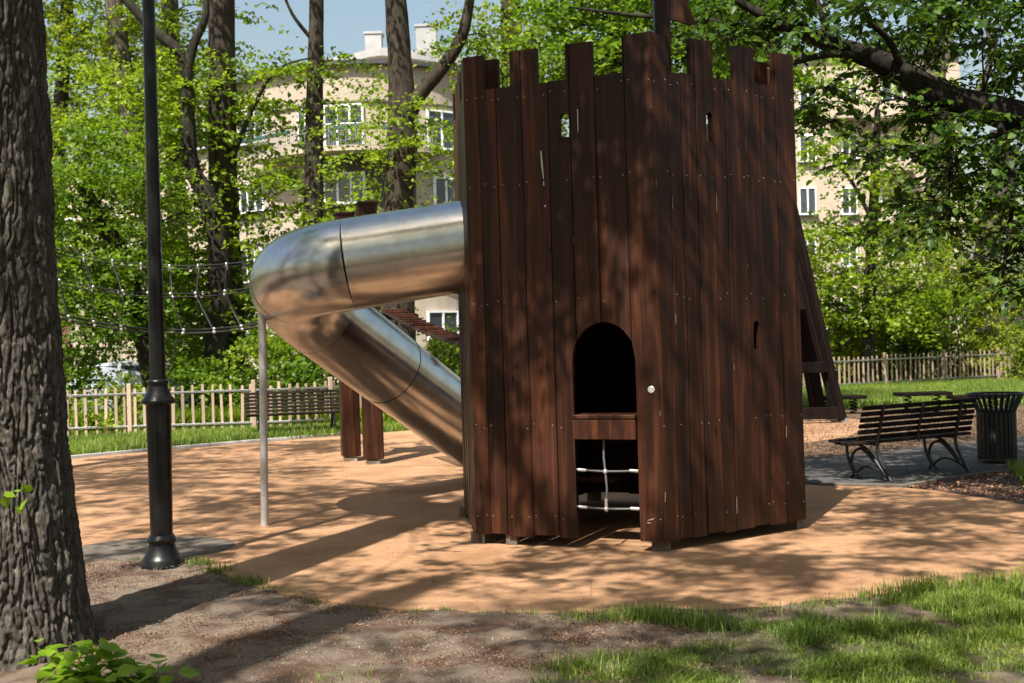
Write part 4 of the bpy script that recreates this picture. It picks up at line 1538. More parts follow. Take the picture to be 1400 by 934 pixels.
far_tree('stout mossy tree with broad straight trunk, directly left of the pale building', 30, [(308, 530), (309, 420), (306, 300), (304, 150), (303, 0)], [0.52, 0.44, 0.37, 0.34, 0.31], 'bark_far',
         [([(306, 250, 0), (345, 150, -.6), (380, 95, -1.0), (430, 78, -1.2)], [0.07, 0.045, 0.015])],
         [(26, 225, 420, 210, 420, -.5, 1.8), (10, 330, 430, 60, 200, -1.2, .5), (14, 240, 340, 380, 520, -.2, 1.5)], 'leaf_lime', 60, 0.105, 41)
far_tree('dark crooked tree with S-shaped trunk forking high, left of the stout mossy tree', 28.5, [(284, 532), (300, 430), (300, 340), (285, 275), (262, 228), (257, 170), (255, 95)], [0.32, 0.27, 0.24, 0.22, 0.19, 0.17, 0.15], 'bark_dark',
         [([(255, 100, 0), (245, 72, 0), (215, 45, 0), (190, 20, 0), (160, -15, 0)], [0.15, 0.14, 0.13, 0.11, 0.09]), ([(255, 100, 0), (265, 60, 0), (280, 25, 0), (282, -20, 0)], [0.14, 0.11, 0.09, 0.06])],
         [(30, 120, 300, 60, 330, -.3, 1.6), (12, 200, 320, 330, 480, 0.1, 1.2)], 'leaf_lime', 60, 0.105, 42, top=False)
far_tree('grey tree with leaning trunk seen just right of the lamp post', 33, [(258, 525), (243, 450), (226, 370), (204, 290), (186, 210), (168, 100), (155, 0)], [0.55, 0.42, 0.34, 0.30, 0.28, 0.27, 0.24], 'bark_pale', (),
         [(34, 70, 260, 0, 300, -1.0, 2.0), (18, 70, 230, 300, 410, -1, 2)], 'leaf_lime', 60, 0.11, 43)
far_tree('dark slanting tree leaning away to the left behind the rope bridge', 27.2, [(222, 530), (203, 480), (187, 425), (165, 350), (130, 285), (95, 225)], [0.30, 0.26, 0.23, 0.20, 0.16, 0.10], 'bark_dark', (),
         [(34, 68, 215, 335, 448, -1.0, 1.0), (26, 60, 200, 170, 330, -1, 1.0)], 'leaf_mid', 62, 0.10, 44, top=False)
far_tree('slim straight tree rising behind the tube slide, before the balcony', 29.5, [(420, 545), (424, 440), (428, 300), (430, 150), (433, 0)], [0.28, 0.25, 0.24, 0.21, 0.17], 'bark_far',
         [([(432, 60, 0), (400, 20, -.3), (380, -30, -.5)], [0.06, 0.04, 0.02])],
         [(9, 345, 520, 225, 330, -1.2, 1.0), (5, 440, 520, 30, 190, -1, .6)], 'leaf_lime', 52, 0.10, 45, topn=26)
far_tree('broad forked tree rising between tube slide and castle tower', 27.5, [(545, 560), (545, 420), (545, 285), (550, 190), (548, 110), (541, 0)], [0.44, 0.36, 0.33, 0.35, 0.28, 0.24], 'bark_far',
         [([(552, 175, 0), (572, 132, -.1), (605, 92, -.2), (632, 48, -.3), (644, -10, -.4)], [0.2, 0.17, 0.15, 0.13, 0.10])],
         [(9, 560, 640, 160, 300, -1.0, .8), (6, 500, 560, 110, 260, -.9, -.3), (6, 600, 700, 20, 110, -.5, 1)], 'leaf_lime', 52, 0.10, 46, topn=26)
far_tree('twiggy tree with mottled trunk directly behind the left battlements', 33, [(706, 560), (704, 300), (700, 100), (698, 0)], [0.4, 0.34, 0.3, 0.27], 'bark_far', (),
         [(22, 640, 780, 0, 120, -1.5, 1.2), (10, 715, 800, 110, 220, -1.5, 1.2)], 'leaf_yellow', 46, 0.10, 47)
far_tree('dense green tree filling the view above the castle battlements', 24, [(850, 560), (852, 300), (850, 100), (840, 0)], [0.36, 0.3, 0.26, 0.2], 'bark_dark', (),
         [(60, 740, 960, -30, 130, -1.5, 1.5), (20, 940, 1090, 0, 120, -1, 1.5), (10, 920, 1010, 110, 220, -1, 1.5)], 'leaf_mid', 70, 0.105, 48)
far_tree('tall pale twin-stemmed tree behind the right overhanging limb', 46, [(1280, 560), (1282, 300), (1278, 100), (1272, -20)], [0.5, 0.42, 0.38, 0.34], 'bark_pale',
         [([(1279, 120, 0), (1296, 60, .3), (1300, -30, .5)], [0.22, 0.2, 0.16]), ([(1278, 180, 0), (1340, 120, .3), (1355, 60, .5), (1335, 0, .5)], [0.15, 0.13, 0.1])],
         [(8, 1200, 1330, 150, 330, -1.5, 1)], 'leaf_yellow', 45, 0.12, 49, topn=12)
far_tree('young tree with slender dark stem, right of the tower before the pale building', 37, [(1186, 560), (1190, 380), (1196, 250), (1200, 150)], [0.22, 0.18, 0.14, 0.09], 'bark_dark',
         [([(1192, 300, 0), (1150, 230, -.3), (1110, 240, -.5)], [0.07, 0.05, 0.02]), ([(1193, 290, 0), (1235, 262, -.3), (1262, 255, -.5)], [0.06, 0.04, 0.02])],
         [(24, 1095, 1290, 90, 300, -1.2, 1.2), (44, 1095, 1300, 300, 440, -1.5, 1.2)], 'leaf_lime', 58, 0.115, 50, top=False)
far_tree('grey trunked tree near the right edge behind the fence', 42, [(1342, 560), (1345, 400), (1352, 340), (1362, 280), (1368, 180)], [0.6, 0.48, 0.44, 0.4, 0.3], 'bark_pale', (),
         [(30, 1270, 1420, 250, 400, -1.5, 1.2)], 'leaf_yellow', 50, 0.12, 51, top=False)
far_tree('far left tree behind the near trunk with airy light foliage', 36, [(62, 560), (70, 400), (80, 200), (92, 0)], [0.3, 0.26, 0.22, 0.18], 'bark_far', (),
         [(46, 50, 215, -10, 260, -1.5, 2)], 'leaf_yellow', 55, 0.115, 52)
far_tree('slender pale tree half hidden between lamp post and stout mossy tree', 38, [(250, 545), (244, 350), (238, 180), (232, 0)], [0.34, 0.3, 0.28, 0.26], 'bark_pale', (),
         [(22, 190, 330, 0, 200, -1, 2)], 'leaf_lime', 50, 0.115, 53)


# --- shrubs behind the fence
def shrub(label, x0, x1, ytop, Y, n, mat, seed, lsize=0.10, per=75):
    rng = np.random.default_rng(seed)
    a, b_ = at(x0, ytop, Y), at(x1, ytop, Y)
    cx, top = (a.x + b_.x) / 2, (a.z + b_.z) / 2
    root = thing('shrub', label, 'shrub', (cx, Y, 0), 'shrubs behind the fence')
    rx = abs(b_.x - a.x) / 2
    cl = ell(rng, n, (cx, Y, top * 0.42), (rx * 0.92, 1.0, top * 0.55), 0.2, 0.15)
    stems = []
    mb = MB()
    for k in range(5):
        s0 = Vector((cx + rng.uniform(-.3, .3) * rx, Y + rng.uniform(-.2, .2), -0.03))
        s1 = Vector((cx + rng.uniform(-.8, .8) * rx, Y + rng.uniform(-.5, .5), top * rng.uniform(.5, .8)))
        c = twig_path(s0, s1, rng, 0.08)
        mb.tube(c, interp([0.04, 0.012], len(c)), 6)
        stems += c
    mb.build('stems', 'bark_far', root)['kind'] = 'stuff'
    crown(root, stems, cl, per * 1.7, lsize, mat, rng, (0.34, 0.34, 0.2), 0.3, 'bark_far', up=0.7, spread=0.8, limb_r=0.02)


shrub('bright leafy shrub behind the fence at far left beside the big trunk', 40, 118, 450, 27.5, 36, 'leaf_mid', 61)
shrub('low light green shrub in front of the parked car', 120, 215, 520, 26.4, 22, 'leaf_lime', 62)
shrub('leafy shrub behind the fence just right of the lamp post', 225, 320, 490, 27.0, 24, 'leaf_mid', 63)
shrub('leafy shrub behind the fence beside the slide support pole', 315, 420, 430, 27.6, 36, 'leaf_lime', 64)
shrub('dark leafy shrub behind the left bench', 380, 480, 455, 26.8, 40, 'leaf_mid', 65)
shrub('light green shrub seen under the tube slide next to the tower', 560, 690, 440, 30.0, 50, 'leaf_lime', 66)
shrub('tall bright shrub behind the fence right next to the castle tower', 1060, 1190, 318, 38.5, 95, 'leaf_yellow', 67, 0.115)
shrub('broad sunlit shrub behind the fence in line with the bench back', 1160, 1290, 345, 39.5, 100, 'leaf_lime', 68, 0.115)
shrub('yellow green shrub behind the fence end, left of the bin', 1270, 1370, 350, 40, 70, 'leaf_yellow', 69, 0.115)
shrub('yellow green shrub spilling over the fence end above the litter bin', 1392, 1480, 400, 36.5, 70, 'leaf_yellow', 70, 0.11)
shrub('dark shadowed shrub low behind the fence in line with the middle spring platform', 1100, 1290, 425, 41, 60, 'leaf_dark', 71, 0.115)
shrub('tall leafy shrub against the pale building behind the slide and post', 470, 560, 280, 40, 44, 'leaf_lime', 72, 0.115)
shrub('big leafy bush filling the gap left of the lamp post behind the rope bridge', 60, 200, 360, 37, 46, 'leaf_mid', 73, 0.11)
shrub('big leafy bush between the lamp post and the slide bend', 215, 350, 370, 33, 44, 'leaf_mid', 74, 0.11)

# ------------------------------------------------------------------ buildings
def wall_grid(px_, py_, Y, n=None):
    return at(px_, py_, Y)


def window(parent, c, w, h, d, cols=2, rows=1, fr=0.09):
    """window with frame, mullions and panes; c centre, d horizontal unit vector along the wall"""
    d = Vector(d).normalized()
    n = Vector((d.y, -d.x, 0))
    if n.y > 0:
        n = -n
    R = Matrix((d, n, Vector((0, 0, 1)))).transposed()
    f = MB()
    f.box(c + n * 0.03 + Vector((0, 0, h / 2 - fr / 2)), (w, 0.12, fr), R)
    f.box(c + n * 0.03 - Vector((0, 0, h / 2 - fr / 2)), (w, 0.12, fr), R)
    for k in range(cols + 1):
        x = -w / 2 + fr / 2 + (w - fr) * k / cols
        f.box(c + n * 0.028 + d * x, (fr, 0.118, h - 2 * fr), R)
    wo_ = f.build('window', 'white', parent)
    pw = (w - fr) / cols
    for k in range(cols):
        x = -w / 2 + fr / 2 + pw * (k + 0.5)
        MB().box(c + n * 0.0 + d * x, (pw - fr, 0.05, h - 2 * fr), R).build('pane', 'glass', wo_)
    MB().box(c + n * 0.10 - Vector((0, 0, h / 2 + 0.05)), (w + 0.2, 0.3, 0.07), R).build('sill', 'roof_dark', wo_)


def building_left():
    Y = 58.0
    base = at(450, 480, Y + 5)
    root = thing('apartment_building', 'cream rounded apartment building with curved balcony and white roof edge behind trees', 'building', (base.x, base.y, 0))
    # plan of the rounded front: picture x and distance
    plan_px = [(180, 66), (260, 63.5), (325, 61), (375, 59.2), (425, 57.9), (470, 57.3), (520, 57.3), (570, 57.9), (620, 59.2), (670, 61.5), (730, 65)]
    plan = [Vector((at(x, 300, y).x, y, 0)) for x, y in plan_px]
    pl = curve(plan, 4)
    z_e = 14.75
    mb = MB()
    back = [p + Vector((0, 9, 0)) for p in pl]
    n = len(pl)
    vs = [(p.x, p.y, -0.1) for p in pl] + [(p.x, p.y, z_e) for p in pl] + [(p.x, p.y, z_e) for p in back] + [(p.x, p.y, -.1) for p in back]
    fs = []
    for i in range(n - 1):
        fs += [(i, i + 1, n + i + 1, n + i), (n + i, n + i + 1, 2 * n + i + 1, 2 * n + i), (2 * n + i, 2 * n + i + 1, 3 * n + i + 1, 3 * n + i)]
    mb.add(vs, fs)
    mb.build('wall', 'plaster', root)

    def along(px_):
        """point on the front at picture x, with the wall direction"""
        best = None
        for i in range(n - 1):
            a, b_ = pl[i], pl[i + 1]
            xa, xb = 700 + a.x / a.y * FPX, 700 + b_.x / b_.y * FPX
            if xa <= px_ <= xb:
                t = (px_ - xa) / (xb - xa)
                return a.lerp(b_, t), (b_ - a).normalized()
        return pl[-1], (pl[-1] - pl[-2]).normalized()

    def zof(px_, py_):
        q, d = along(px_ - 8)
        return at(px_, py_, q.y).z

    # eave band and white roof
    for (z0, z1, out, mat_, nm) in ((14.72, 14.92, 0.35, 'roof_dark', 'eave'), (12.98, 13.06, 0.10, 'plaster_trim_shade', 'string_course')):
        e = MB()
        oo = []
        for i, p in enumerate(pl):
            d = (pl[min(i + 1, n - 1)] - pl[max(i - 1, 0)]).normalized()
            nn_ = Vector((d.y, -d.x, 0))
            oo.append(p + nn_ * out)
        vs = [(p.x, p.y, z0) for p in oo] + [(p.x, p.y, z1) for p in oo] + [(p.x, p.y + out + .5, z1) for p in pl] + [(p.x, p.y + out + .5, z0) for p in pl]
        fs = []
        for i in range(n - 1):
            for r_ in range(4):
                r2_ = (r_ + 1) % 4
                fs.append((r_ * n + i, r_ * n + i + 1, r2_ * n + i + 1, r2_ * n + i))
        e.add(vs, fs)
        e.build(nm, mat_, root)
    # set-back attic storey with a curved white roof edge
    arcp = [(430, 82, 60), (455, 79, 60), (480, 74, 59.5), (505, 67, 59.3), (520, 65, 59.2), (540, 66, 59.3), (570, 70, 59.5), (605, 75, 60), (650, 80, 61), (700, 84, 62)]
    top = [at(x, y, d) for x, y, d in arcp]
    at_w = MB()
    at_w.add([(p.x, p.y + .6, 14.7) for p in top] + [(p.x, p.y + .6, p.z - 0.2) for p in top], [(i, i + 1, len(top) + i + 1, len(top) + i) for i in range(len(top) - 1)])
    at_w.build('attic_wall', 'plaster_pale', root)
    rf = MB()
    m_ = len(top)
    vs = [(p.x, p.y, p.z - .38) for p in top] + [(p.x, p.y, p.z) for p in top] + [(p.x, p.y + 7, p.z + .1) for p in top] + [(p.x, p.y + 7, p.z - .38) for p in top]
    fs = []
    for i in range(m_ - 1):
        for r_ in range(4):
            r2_ = (r_ + 1) % 4
            fs.append((r_ * m_ + i, r_ * m_ + i + 1, r2_ * m_ + i + 1, r2_ * m_ + i))
    rf.add(vs, fs)
    roof = rf.build('roof', 'offwhite', root)
    for (x0, x1, y0, y1) in ((500, 523, 50, 74), (569, 598, 40, 78)):
        c0, c1 = at(x0, y0, 63), at(x1, y1, 63)
        ch_ = MB()
        ch_.box(((c0.x + c1.x) / 2, 63, (c0.z + c1.z) / 2), (c1.x - c0.x, 0.9, c0.z - c1.z))
        ch_.box(((c0.x + c1.x) / 2, 63, c0.z + 0.08), (c1.x - c0.x + .14, 1.0, 0.12))
        ch_.build('chimney', 'offwhite', roof)
    # curved balcony: slab, parapet railing, planter boxes
    arc_i = [i for i in range(n) if 362 < 700 + pl[i].x / pl[i].y * FPX < 600]
    outp, inp = [], []
    for j, i in enumerate(arc_i):
        d = (pl[min(i + 1, n - 1)] - pl[max(i - 1, 0)]).normalized()
        nn_ = Vector((d.y, -d.x, 0))
        k = j / (len(arc_i) - 1)
        depth = 0.35 + 1.15 * math.sin(math.pi * min(max(k * 0.9 + 0.1, 0), 1)) ** 0.5
        outp.append(pl[i] + nn_ * depth)
        inp.append(pl[i])
    zs_ = zof(470, 213)
    sl = MB()
    q = len(outp)
    vs = [(p.x, p.y, zs_) for p in outp] + [(p.x, p.y, zs_ + .24) for p in outp] + [(p.x, p.y, zs_ + .24) for p in inp] + [(p.x, p.y, zs_) for p in inp]
    fs = []
    for i in range(q - 1):
        for r_ in range(4):
            r2_ = (r_ + 1) % 4
            fs.append((r_ * q + i, r_ * q + i + 1, r2_ * q + i + 1, r2_ * q + i))
    sl.add(vs, fs)
    bal = sl.build('balcony', 'plaster_pale', root)
    rl = MB()
    rl.tube([p + Vector((0, 0, zs_ + 1.2)) for p in outp], 0.035, 6)
    fine = []
    for i in range(q - 1):
        for t in (0, .2, .4, .6, .8):
            fine.append(outp[i].lerp(outp[i + 1], t))
    for p in fine:
        rl.box((p.x, p.y, zs_ + .7), (0.03, 0.03, 1.0))
    rl.build('railing', 'galv', bal)['kind'] = 'stuff'
    for a_, b2 in ((0.05, 0.3), (0.5, 0.78)):
        i0, i1 = int(a_ * (q - 1)), max(int(b2 * (q - 1)), int(a_ * (q - 1)) + 1)
        MB().beam(outp[i0] + Vector((0, -.12, zs_ + 1.02)), outp[i1] + Vector((0, -.12, zs_ + 1.02)), 0.20, 0.14).build('planter', 'flower_pot', bal)
    # shade under the balcony, painted as a dark panel on the wall
    shade_mb = MB()
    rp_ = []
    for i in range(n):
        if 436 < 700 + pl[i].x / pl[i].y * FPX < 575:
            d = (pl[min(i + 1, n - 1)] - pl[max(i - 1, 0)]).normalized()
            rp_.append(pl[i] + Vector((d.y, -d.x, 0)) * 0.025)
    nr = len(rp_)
    shade_mb.add([(p.x, p.y, zs_ - 4.6) for p in rp_] + [(p.x, p.y, zs_ - .01) for p in rp_], [(i, i + 1, nr + i + 1, nr + i) for i in range(nr - 1)])
    shade_mb.build('balcony_shade_panel', 'plaster_trim_shade', root)
    # windows
    for (x0, x1, y0, y1, cols) in ((323, 366, 150, 199, 3), (408, 421, 150, 205, 1), (443, 498, 143, 208, 3), (584, 622, 150, 204, 2),
                                   (326, 366, 250, 292, 3), (443, 500, 236, 279, 3), (592, 625, 242, 282, 2), (236, 262, 253, 296, 2), (205, 228, 150, 196, 2), (262, 300, 160, 205, 2),
                                   (326, 366, 342, 386, 3), (443, 500, 330, 372, 3), (585, 622, 332, 374, 2), (236, 262, 345, 388, 2), (326, 366, 430, 470, 3), (585, 625, 425, 465, 2)):
        q0, d0 = along((x0 + x1) / 2)
        c = at((x0 + x1) / 2, (y0 + y1) / 2, q0.y)
        w = (x1 - x0) / FPX * q0.y / max(d0.x, .5)
        h = (y1 - y0) / FPX * q0.y
        nn_ = Vector((d0.y, -d0.x, 0))
        c = Vector((q0.x + (c.x - q0.x), q0.y, c.z))
        q1, d1 = along(700 + c.x / c.y * FPX)
        window(root, Vector((q1.x, q1.y, c.z)) + nn_ * 0.03, w, h, d1, cols)


building_left()


def building_right():
    Y = 79.0
    b0, b1 = at(1010, 450, Y), at(1322, 450, Y)
    root = thing('apartment_building', 'pale flat-fronted apartment building with small balconies seen through leaves at right', 'building', ((b0.x + b1.x) / 2, Y, 0))
    d = Vector((1, 0.0, 0))
    ztop = at(1200, 78, Y).z
    MB().box(((b0.x + b1.x) / 2, Y + 5, ztop / 2), (b1.x - b0.x, 10, ztop)).build('wall', 'plaster_pale', root)
    MB().box(((b0.x + b1.x) / 2, Y + 4.9, ztop + 0.15), (b1.x - b0.x + .6, 10.4, 0.3)).build('eave', 'roof_dark', root)
    for r_, yy in enumerate((132, 203, 275, 346, 416)):
        for j, (x0, x1) in enumerate(((1092, 1116), (1150, 1172), (1204, 1236), (1268, 1290))):
            c = at((x0 + x1) / 2, yy, Y)
            window(root, Vector((c.x, Y - 0.03, c.z)), (x1 - x0) / FPX * Y, 1.75, (1, 0, 0), 2)
            if j == 2 or (j == 1 and r_ == 0):
                p = MB()
                p.box((c.x, Y - 0.6, c.z - 1.45), (2.6, 1.2, 0.2))
                p.box((c.x, Y - 1.17, c.z - 0.95), (2.6, 0.08, 0.9))
                p.build('balcony', 'plaster_pale', root)


building_right()


def building_far():
    Y = 74
    a, b_ = at(20, 480, Y), at(200, 480, Y)
    root = thing('townhouse', 'pale house with brick corner glimpsed through leaves at far left', 'building', ((a.x + b_.x) / 2, Y, 0))
    zt = at(110, 250, Y).z
    MB().box(((a.x + b_.x) / 2, Y + 4, zt / 2), (b_.x - a.x, 8, zt)).build('wall', 'plaster_pale', root)
    c = at(75, 330, Y)
    MB().box((c.x, Y - 0.03, zt / 2), (1.5, 0.1, zt - .1)).build('brick_corner', 'brick', root)
    for x in (92, 150, 180):
        for yy in (318, 390):
            c = at(x, yy, Y)
            window(root, Vector((c.x, Y - 0.03, c.z)), 1.1, 1.7, (1, 0, 0), 2)


building_far()

# street wall panel seen between the trunks on the left
gw = thing('garden_wall', 'pale rendered garden wall section seen behind fence right of the car', 'wall', (at(212, 480, 44).x, 44, 0))
g0, g1 = at(186, 470, 44), at(258, 470, 44)
MB().cbox(((g0.x + g1.x) / 2, 44, 1.35), (g1.x - g0.x, 0.25, 2.7)).build('wall_panel', 'plaster_pale', gw)
MB().cbox(((g0.x + g1.x) / 2, 44, 2.76), (g1.x - g0.x + .1, 0.35, 0.1)).build('coping', 'roof_dark', gw)

# ------------------------------------------------------------------ parked car
def car():
    Y = 31.5
    c = at(168, 500, Y)
    root = thing('parked_car', 'silver blue parked car glimpsed behind the fence and shrubs at left', 'car', (c.x, Y, 0))
    ox = c.x - 2.2
    prof = [(0.0, 0.45), (0.02, 0.72), (0.25, 0.86), (1.05, 0.95), (1.75, 1.40), (2.2, 1.47), (3.0, 1.45), (3.7, 1.15), (4.15, 1.02), (4.3, 0.8), (4.3, 0.42), (4.0, 0.28), (0.3, 0.28)]
    bm = bmesh.new()
    rows = []
    for y, inset in ((-0.85, 0.0), (-0.80, 0.04), (0.80, 0.04), (0.85, 0.0)):
        rows.append([bm.verts.new((ox + x, Y + y * (0.86 if z > 1.0 else 1.0), z - (0.0 if abs(y) > .82 else -0.02))) for x, z in prof])
    n = len(prof)
    for a, b_ in zip(rows, rows[1:]):
        for i in range(n):
            j = (i + 1) % n
            bm.faces.new((a[i], a[j], b_[j], b_[i]))
    bm.faces.new(rows[0])
    bm.faces.new(list(reversed(rows[-1])))
    bmesh.ops.recalc_face_normals(bm, faces=list(bm.faces))
    mb = MB()
    bm.verts.index_update()
    mb.add([v.co.copy() for v in bm.verts], [tuple(v.index for v in f.verts) for f in bm.faces])
    bm.free()
    mb.build('body', 'carpaint', root)
    for x0, x1, x2, x3 in ((1.25, 1.85, 2.3, 2.3), (2.38, 2.38, 3.0, 3.45)):
        MB().prism([(ox + x0, Y - .745, 0.98), (ox + x3, Y - .745, 0.98), (ox + x2, Y - .742, 1.38), (ox + x1, Y - .742, 1.38)], (0, -0.012, 0)).build('side_window', 'glass', root)
    MB().add([(ox + 1.1, Y - .66, 1.0), (ox + 1.1, Y + .66, 1.0), (ox + 1.72, Y + .6, 1.405), (ox + 1.72, Y - .6, 1.405)], [(0, 1, 2, 3)]).build('windscreen', 'glass', root)
    for x in (0.85, 3.45):
        for s in (-1, 1):
            w = MB().lathe((ox + x, Y + s * 0.80, 0.31), [(0.31, -0.1), (0.31, 0.1)], 20, True, Matrix.Rotation(math.pi / 2, 3, 'X')).build('wheel', 'tyre', root)
            MB().lathe((ox + x, Y + s * 0.82, 0.31), [(0.2, -0.1), (0.2, 0.1)], 16, True, Matrix.Rotation(math.pi / 2, 3, 'X')).build('rim', 'galv', w)
    for s in (-.6, .6):
        MB().cbox((ox + 0.03, Y + s, 0.70), (0.1, 0.34, 0.12)).build('headlight', 'white', root)


car()

# ------------------------------------------------------------------ grass
def blades(name, label, pos, h, rng, mat='grass', w=0.004, lean=0.55, seg=2):
    """pos (N,3) roots; bent blades of two quads and a tip"""
    N = len(pos)
    ang = rng.uniform(0, 2 * math.pi, N)
    dirv = np.stack([np.cos(ang), np.sin(ang), np.zeros(N)], 1)
    sv = np.stack([-np.sin(ang), np.cos(ang), np.zeros(N)], 1)
    H = (h * rng.uniform(0.5, 1.35, N))[:, None]
    ln = (np.abs(rng.normal(0, lean, N)))[:, None]
    W = (w * rng.uniform(0.7, 1.4, N))[:, None]
    up = np.array([[0, 0, 1.0]])
    p0 = pos
    p1 = pos + up * H * 0.5 + dirv * H * ln * 0.22
    p2 = pos + up * H * (0.92 - 0.25 * np.minimum(ln, 1)) + dirv * H * ln * 0.75
    V = np.stack([p0 - sv * W, p0 + sv * W, p1 - sv * W * .8, p1 + sv * W * .8, p2], 1).reshape(-1, 3)
    b_ = (np.arange(N) * 5)[:, None]
    F = np.concatenate([b_ + np.array([t]) for t in ([0, 1, 3], [0, 3, 2], [2, 3, 4])], 0)
    o = np_mesh(name, V, F, mat)
    return tag(o, label, 'grass', kind='stuff')


def in_px(rng, n, poly):
    pw = pxpoly(poly)
    xs = [p[0] for p in pw]
    ys = [p[1] for p in pw]
    x = rng.uniform(min(xs), max(xs), n)
    y = rng.uniform(min(ys), max(ys), n)
    k = inpoly(x, y, pw)
    return x[k], y[k]


grng = np.random.default_rng(3)
x, y = in_px(grng, 120000, [(720, 920), (880, 912), (985, 868), (1080, 852), (1250, 822), (1560, 789), (1700, 1010), (660, 1010)])
dn = vnoise(x * 2.6 + 7, y * 2.6 + 3, 9) * 0.65 + vnoise(x * 9 + 7, y * 9 + 3, 10) * 0.35
k = dn + np.clip((x - 0.9) * 0.07, 0, 0.12) > grng.uniform(0.42, 0.62, len(x))
x, y = x[k], y[k]
hh = 0.035 + 0.13 * vnoise(x * 4.5 + 1, y * 4.5, 14) ** 1.8
blades('grass', 'lawn grass at the lower right of the play surface', np.stack([x, y, np.zeros(len(x))], 1), hh, grng, w=0.0026, lean=1.1)
# tufts along the front edge
tx, ty, th_ = [], [], []
for (ex, ey, nb_, sp_, hgt) in ((275, 772, 260, .05, .08), (300, 782, 260, .05, .085), (328, 796, 180, .04, .075), (350, 800, 220, .04, .085), (372, 806, 120, .03, .05), (185, 768, 80, .03, .05), (410, 812, 60, .03, .04), (430, 823, 90, .03, .05), (475, 829, 60, .06, .03),
                                (500, 833, 90, .05, .04), (570, 838, 70, .03, .05), (610, 838, 110, .03, .06), (645, 842, 70, .05, .04), (690, 842, 120, .06, .05), (722, 842, 100, .03, .06), (780, 846, 160, .04, .07), (815, 848, 300, .06, .09),
                                (850, 846, 260, .06, .08), (880, 848, 500, .05, .12), (912, 850, 500, .06, .13), (960, 856, 480, .06, .12), (990, 862, 420, .07, .10), (1030, 842, 200, .08, .06), (1080, 838, 200, .08, .07), (1130, 830, 260, .08, .08),
                                (1190, 822, 320, .08, .09), (1240, 815, 500, .08, .13), (1290, 812, 500, .08, .13), (1340, 806, 500, .09, .13), (1395, 800, 500, .1, .13), (770, 915, 300, .06, .06), (830, 906, 400, .08, .07), (880, 902, 400, .08, .07), (460, 930, 300, .07, .06), (1262, 808, 300, .05, .14)):
    g = gnd(ex, ey)
    nb_ = int(nb_ * 0.5)
    sp_ *= 1.35
    tx.append(grng.normal(g.x, sp_, nb_))
    ty.append(grng.normal(g.y - 0.03, sp_ * 0.7, nb_))
    th_.append(np.full(nb_, hgt))
tx, ty, th_ = np.concatenate(tx), np.concatenate(ty), np.concatenate(th_)
blades('grass', 'grass tufts along the front edge of the orange surface', np.stack([tx, ty, np.full(len(tx), 0.0)], 1), th_ * 1.0, grng, w=0.0026, lean=0.7)
# one tall seeding stem
sg0 = gnd(806, 842)
blades('grass', 'tall seeding grass stems before the doorway', np.stack([grng.normal(sg0.x, .03, 9), grng.normal(sg0.y, .02, 9), np.zeros(9)], 1), np.full(9, 0.22), grng, w=0.0016, lean=0.5)
# far strips
x, y = in_px(grng, 120000, [(60, 628), (330, 604), (460, 595), (640, 585), (640, 560), (400, 585), (60, 606)])
blades('grass', 'grass strip under the left picket fence', np.stack([x, y, np.zeros(len(x))], 1), np.full(len(x), 0.17), grng, w=0.006, lean=0.6)
x, y = in_px(grng, 130000, [(1060, 562), (1200, 557), (1290, 557), (1420, 552), (1420, 524), (1250, 529), (1060, 538)])
blades('grass', 'grass strip under the right picket fence', np.stack([x, y, np.zeros(len(x))], 1), np.full(len(x), 0.22), grng, w=0.008, lean=0.6)
x, y = in_px(grng, 9000, [(1375, 640), (1420, 632), (1500, 612), (1500, 650), (1400, 668)])
blades('grass', 'patch of grass beside the litter bin', np.stack([x, y, np.full(len(x), 0.017)], 1), np.full(len(x), 0.12), grng, w=0.004, lean=0.6)
# weeds behind the fence
x = grng.uniform(-12, -1.5, 26000)
y = 25.6 + grng.uniform(0, 1.8, 26000)
blades('tall_grass', 'tall weeds behind the left picket fence', np.stack([x, y, np.zeros(len(x))], 1), np.full(len(x), 0.5), grng, 'leaf_lime', w=0.012, lean=0.7)

# ------------------------------------------------------------------ litter on the soil
x, y = in_px(grng, 70000, [(90, 775), (270, 768), (350, 808), (520, 838), (800, 850), (1000, 850), (1000, 1000), (0, 1000), (80, 900)])
dn = vnoise(x * 1.6 + 7, y * 2.6 + 3, 19) * 0.6 + vnoise(x * 6 + 7, y * 9 + 3, 20) * 0.4
k = dn > grng.uniform(0.46, 0.66, len(x))
x, y = x[k], y[k]
V, F = leaf_arrays(np.stack([x, y, np.full(len(x), 0.020)], 1), 0.012, grng, 1.0, 0.6)
tag(np_mesh('leaf_litter', V, F, 'litter'), 'reddish fallen bud scales scattered over the bare soil', 'litter', kind='stuff')
x, y = in_px(grng, 45000, [(90, 775), (270, 768), (350, 808), (520, 838), (800, 850), (1100, 850), (1100, 1000), (0, 1000), (80, 900)])
V, F = leaf_arrays(np.stack([x, y, np.full(len(x), 0.019)], 1), 0.008, grng, 1.0, 0.9)
tag(np_mesh('grit', V, F, 'pebble'), 'pale grit lying on the bare soil', 'grit', kind='stuff')
x, y = in_px(grng, 9000, [(1238, 668), (1334, 652), (1402, 645), (1560, 630), (1600, 720), (1400, 689)])
V, F = leaf_arrays(np.stack([x, y, np.full(len(x), 0.024)], 1), 0.03, grng, 1.0, 0.6)
tag(np_mesh('leaf_litter', V, F, 'litter'), 'dry leaf litter on the dark soil behind the bench', 'litter', kind='stuff')
x, y = in_px(grng, 26000, [(1090, 575), (1300, 562), (1450, 558), (1450, 596), (1105, 630)])
V, F = leaf_arrays(np.stack([x, y, np.full(len(x), 0.016)], 1), 0.026, grng, 1.0, 0.5)
tag(np_mesh('wood_chips', V, F, 'pale_wood'), 'loose wood chips on the mulch under the spring platforms', 'chips', kind='stuff')

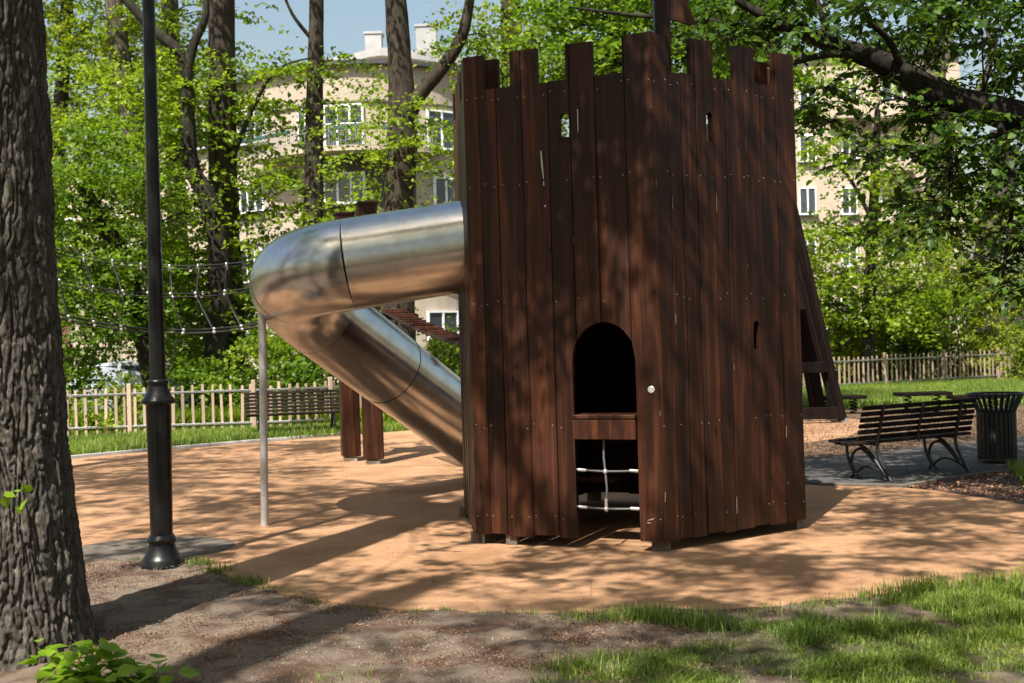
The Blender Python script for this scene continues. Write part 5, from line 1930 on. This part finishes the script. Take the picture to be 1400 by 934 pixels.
x, y = in_px(grng, 5200, [(100, 640), (540, 600), (640, 700), (900, 760), (1110, 720), (1110, 670), (1400, 695), (1400, 785), (900, 832), (600, 834), (300, 775)])
V, F = leaf_arrays(np.stack([x, y, np.full(len(x), 0.0145)], 1), 0.011, grng, 1.0, 0.35)
tag(np_mesh('leaf_litter', V, F, 'litter'), 'small specks of blown plant litter lying on the orange surface', 'litter', kind='stuff')

# ------------------------------------------------------------------ sapling at the lower left: each leaf its own
sap_b = gnd(120, 985)
sap = thing('sapling', 'bright green leafy shoots at the foot of the big trunk', 'sapling', (sap_b.x, sap_b.y, 0))
srng = random.Random(12)
lm = bpy.data.meshes.new('leaf')
prof = [(0.0, 0.0), (0.10, 0.30), (0.28, 0.42), (0.5, 0.40), (0.75, 0.22), (1.0, 0.0)]
vs = [(x_, 0, 0) for x_, w_ in prof]
lv = [(x_, 0, -0.10 * (x_ - .5) ** 2) for x_, w_ in prof] + [(x_, w_, 0.07 * w_ / .42 - 0.08 * (x_ - .4) ** 2) for x_, w_ in prof[1:-1]] + [(x_, -w_, 0.07 * w_ / .42 - 0.08 * (x_ - .4) ** 2) for x_, w_ in prof[1:-1]]
lf = [(0, 1, 6), (1, 2, 7, 6), (2, 3, 8, 7), (3, 4, 9, 8), (4, 5, 9), (0, 10, 1), (1, 10, 11, 2), (2, 11, 12, 3), (3, 12, 13, 4), (4, 13, 5)]
lm.from_pydata(lv, [], lf)
lm.polygons.foreach_set('use_smooth', [True] * len(lf))
lm.materials.append(M['leaf_sap'])
lm.update()
for sx, sy, nl in ((60, 895, 9), (95, 885, 11), (125, 880, 12), (150, 905, 10), (185, 900, 8), (110, 915, 11), (75, 920, 10), (145, 925, 11), (180, 925, 9), (218, 905, 6), (240, 922, 6), (50, 885, 6), (200, 930, 8), (100, 930, 9)):
    tipp = at(sx, sy, 6.15 + srng.uniform(-.15, .2))
    b0 = Vector((sap_b.x + (tipp.x - sap_b.x) * 0.6, tipp.y + srng.uniform(-.05, .05), 0))
    st = curve([b0, b0.lerp(tipp, .5) + Vector((srng.uniform(-.03, .03), 0, .02)), tipp], 4)
    MB().tube(st, interp([0.005, 0.002], len(st)), 5).build('stem', 'leaf_lime', sap)
    for j in range(int(nl * 1.5)):
        q = st[max(len(st) - 1 - srng.randrange(0, 6), 0)]
        a = srng.uniform(0, 2 * math.pi)
        q = q + Vector((math.cos(a), math.sin(a), 0)) * srng.uniform(0.01, 0.05) + Vector((0, 0, srng.uniform(-.03, .03)))
        o = bpy.data.objects.new('leaf', lm)
        COL.objects.link(o)
        o.parent = sap
        o.location = q - Vector((sap_b.x, sap_b.y, 0))
        o.rotation_euler = (srng.uniform(-.5, .5), srng.uniform(-.2, .7), a)
        s = srng.uniform(0.06, 0.115)
        o.scale = (s, s, s)
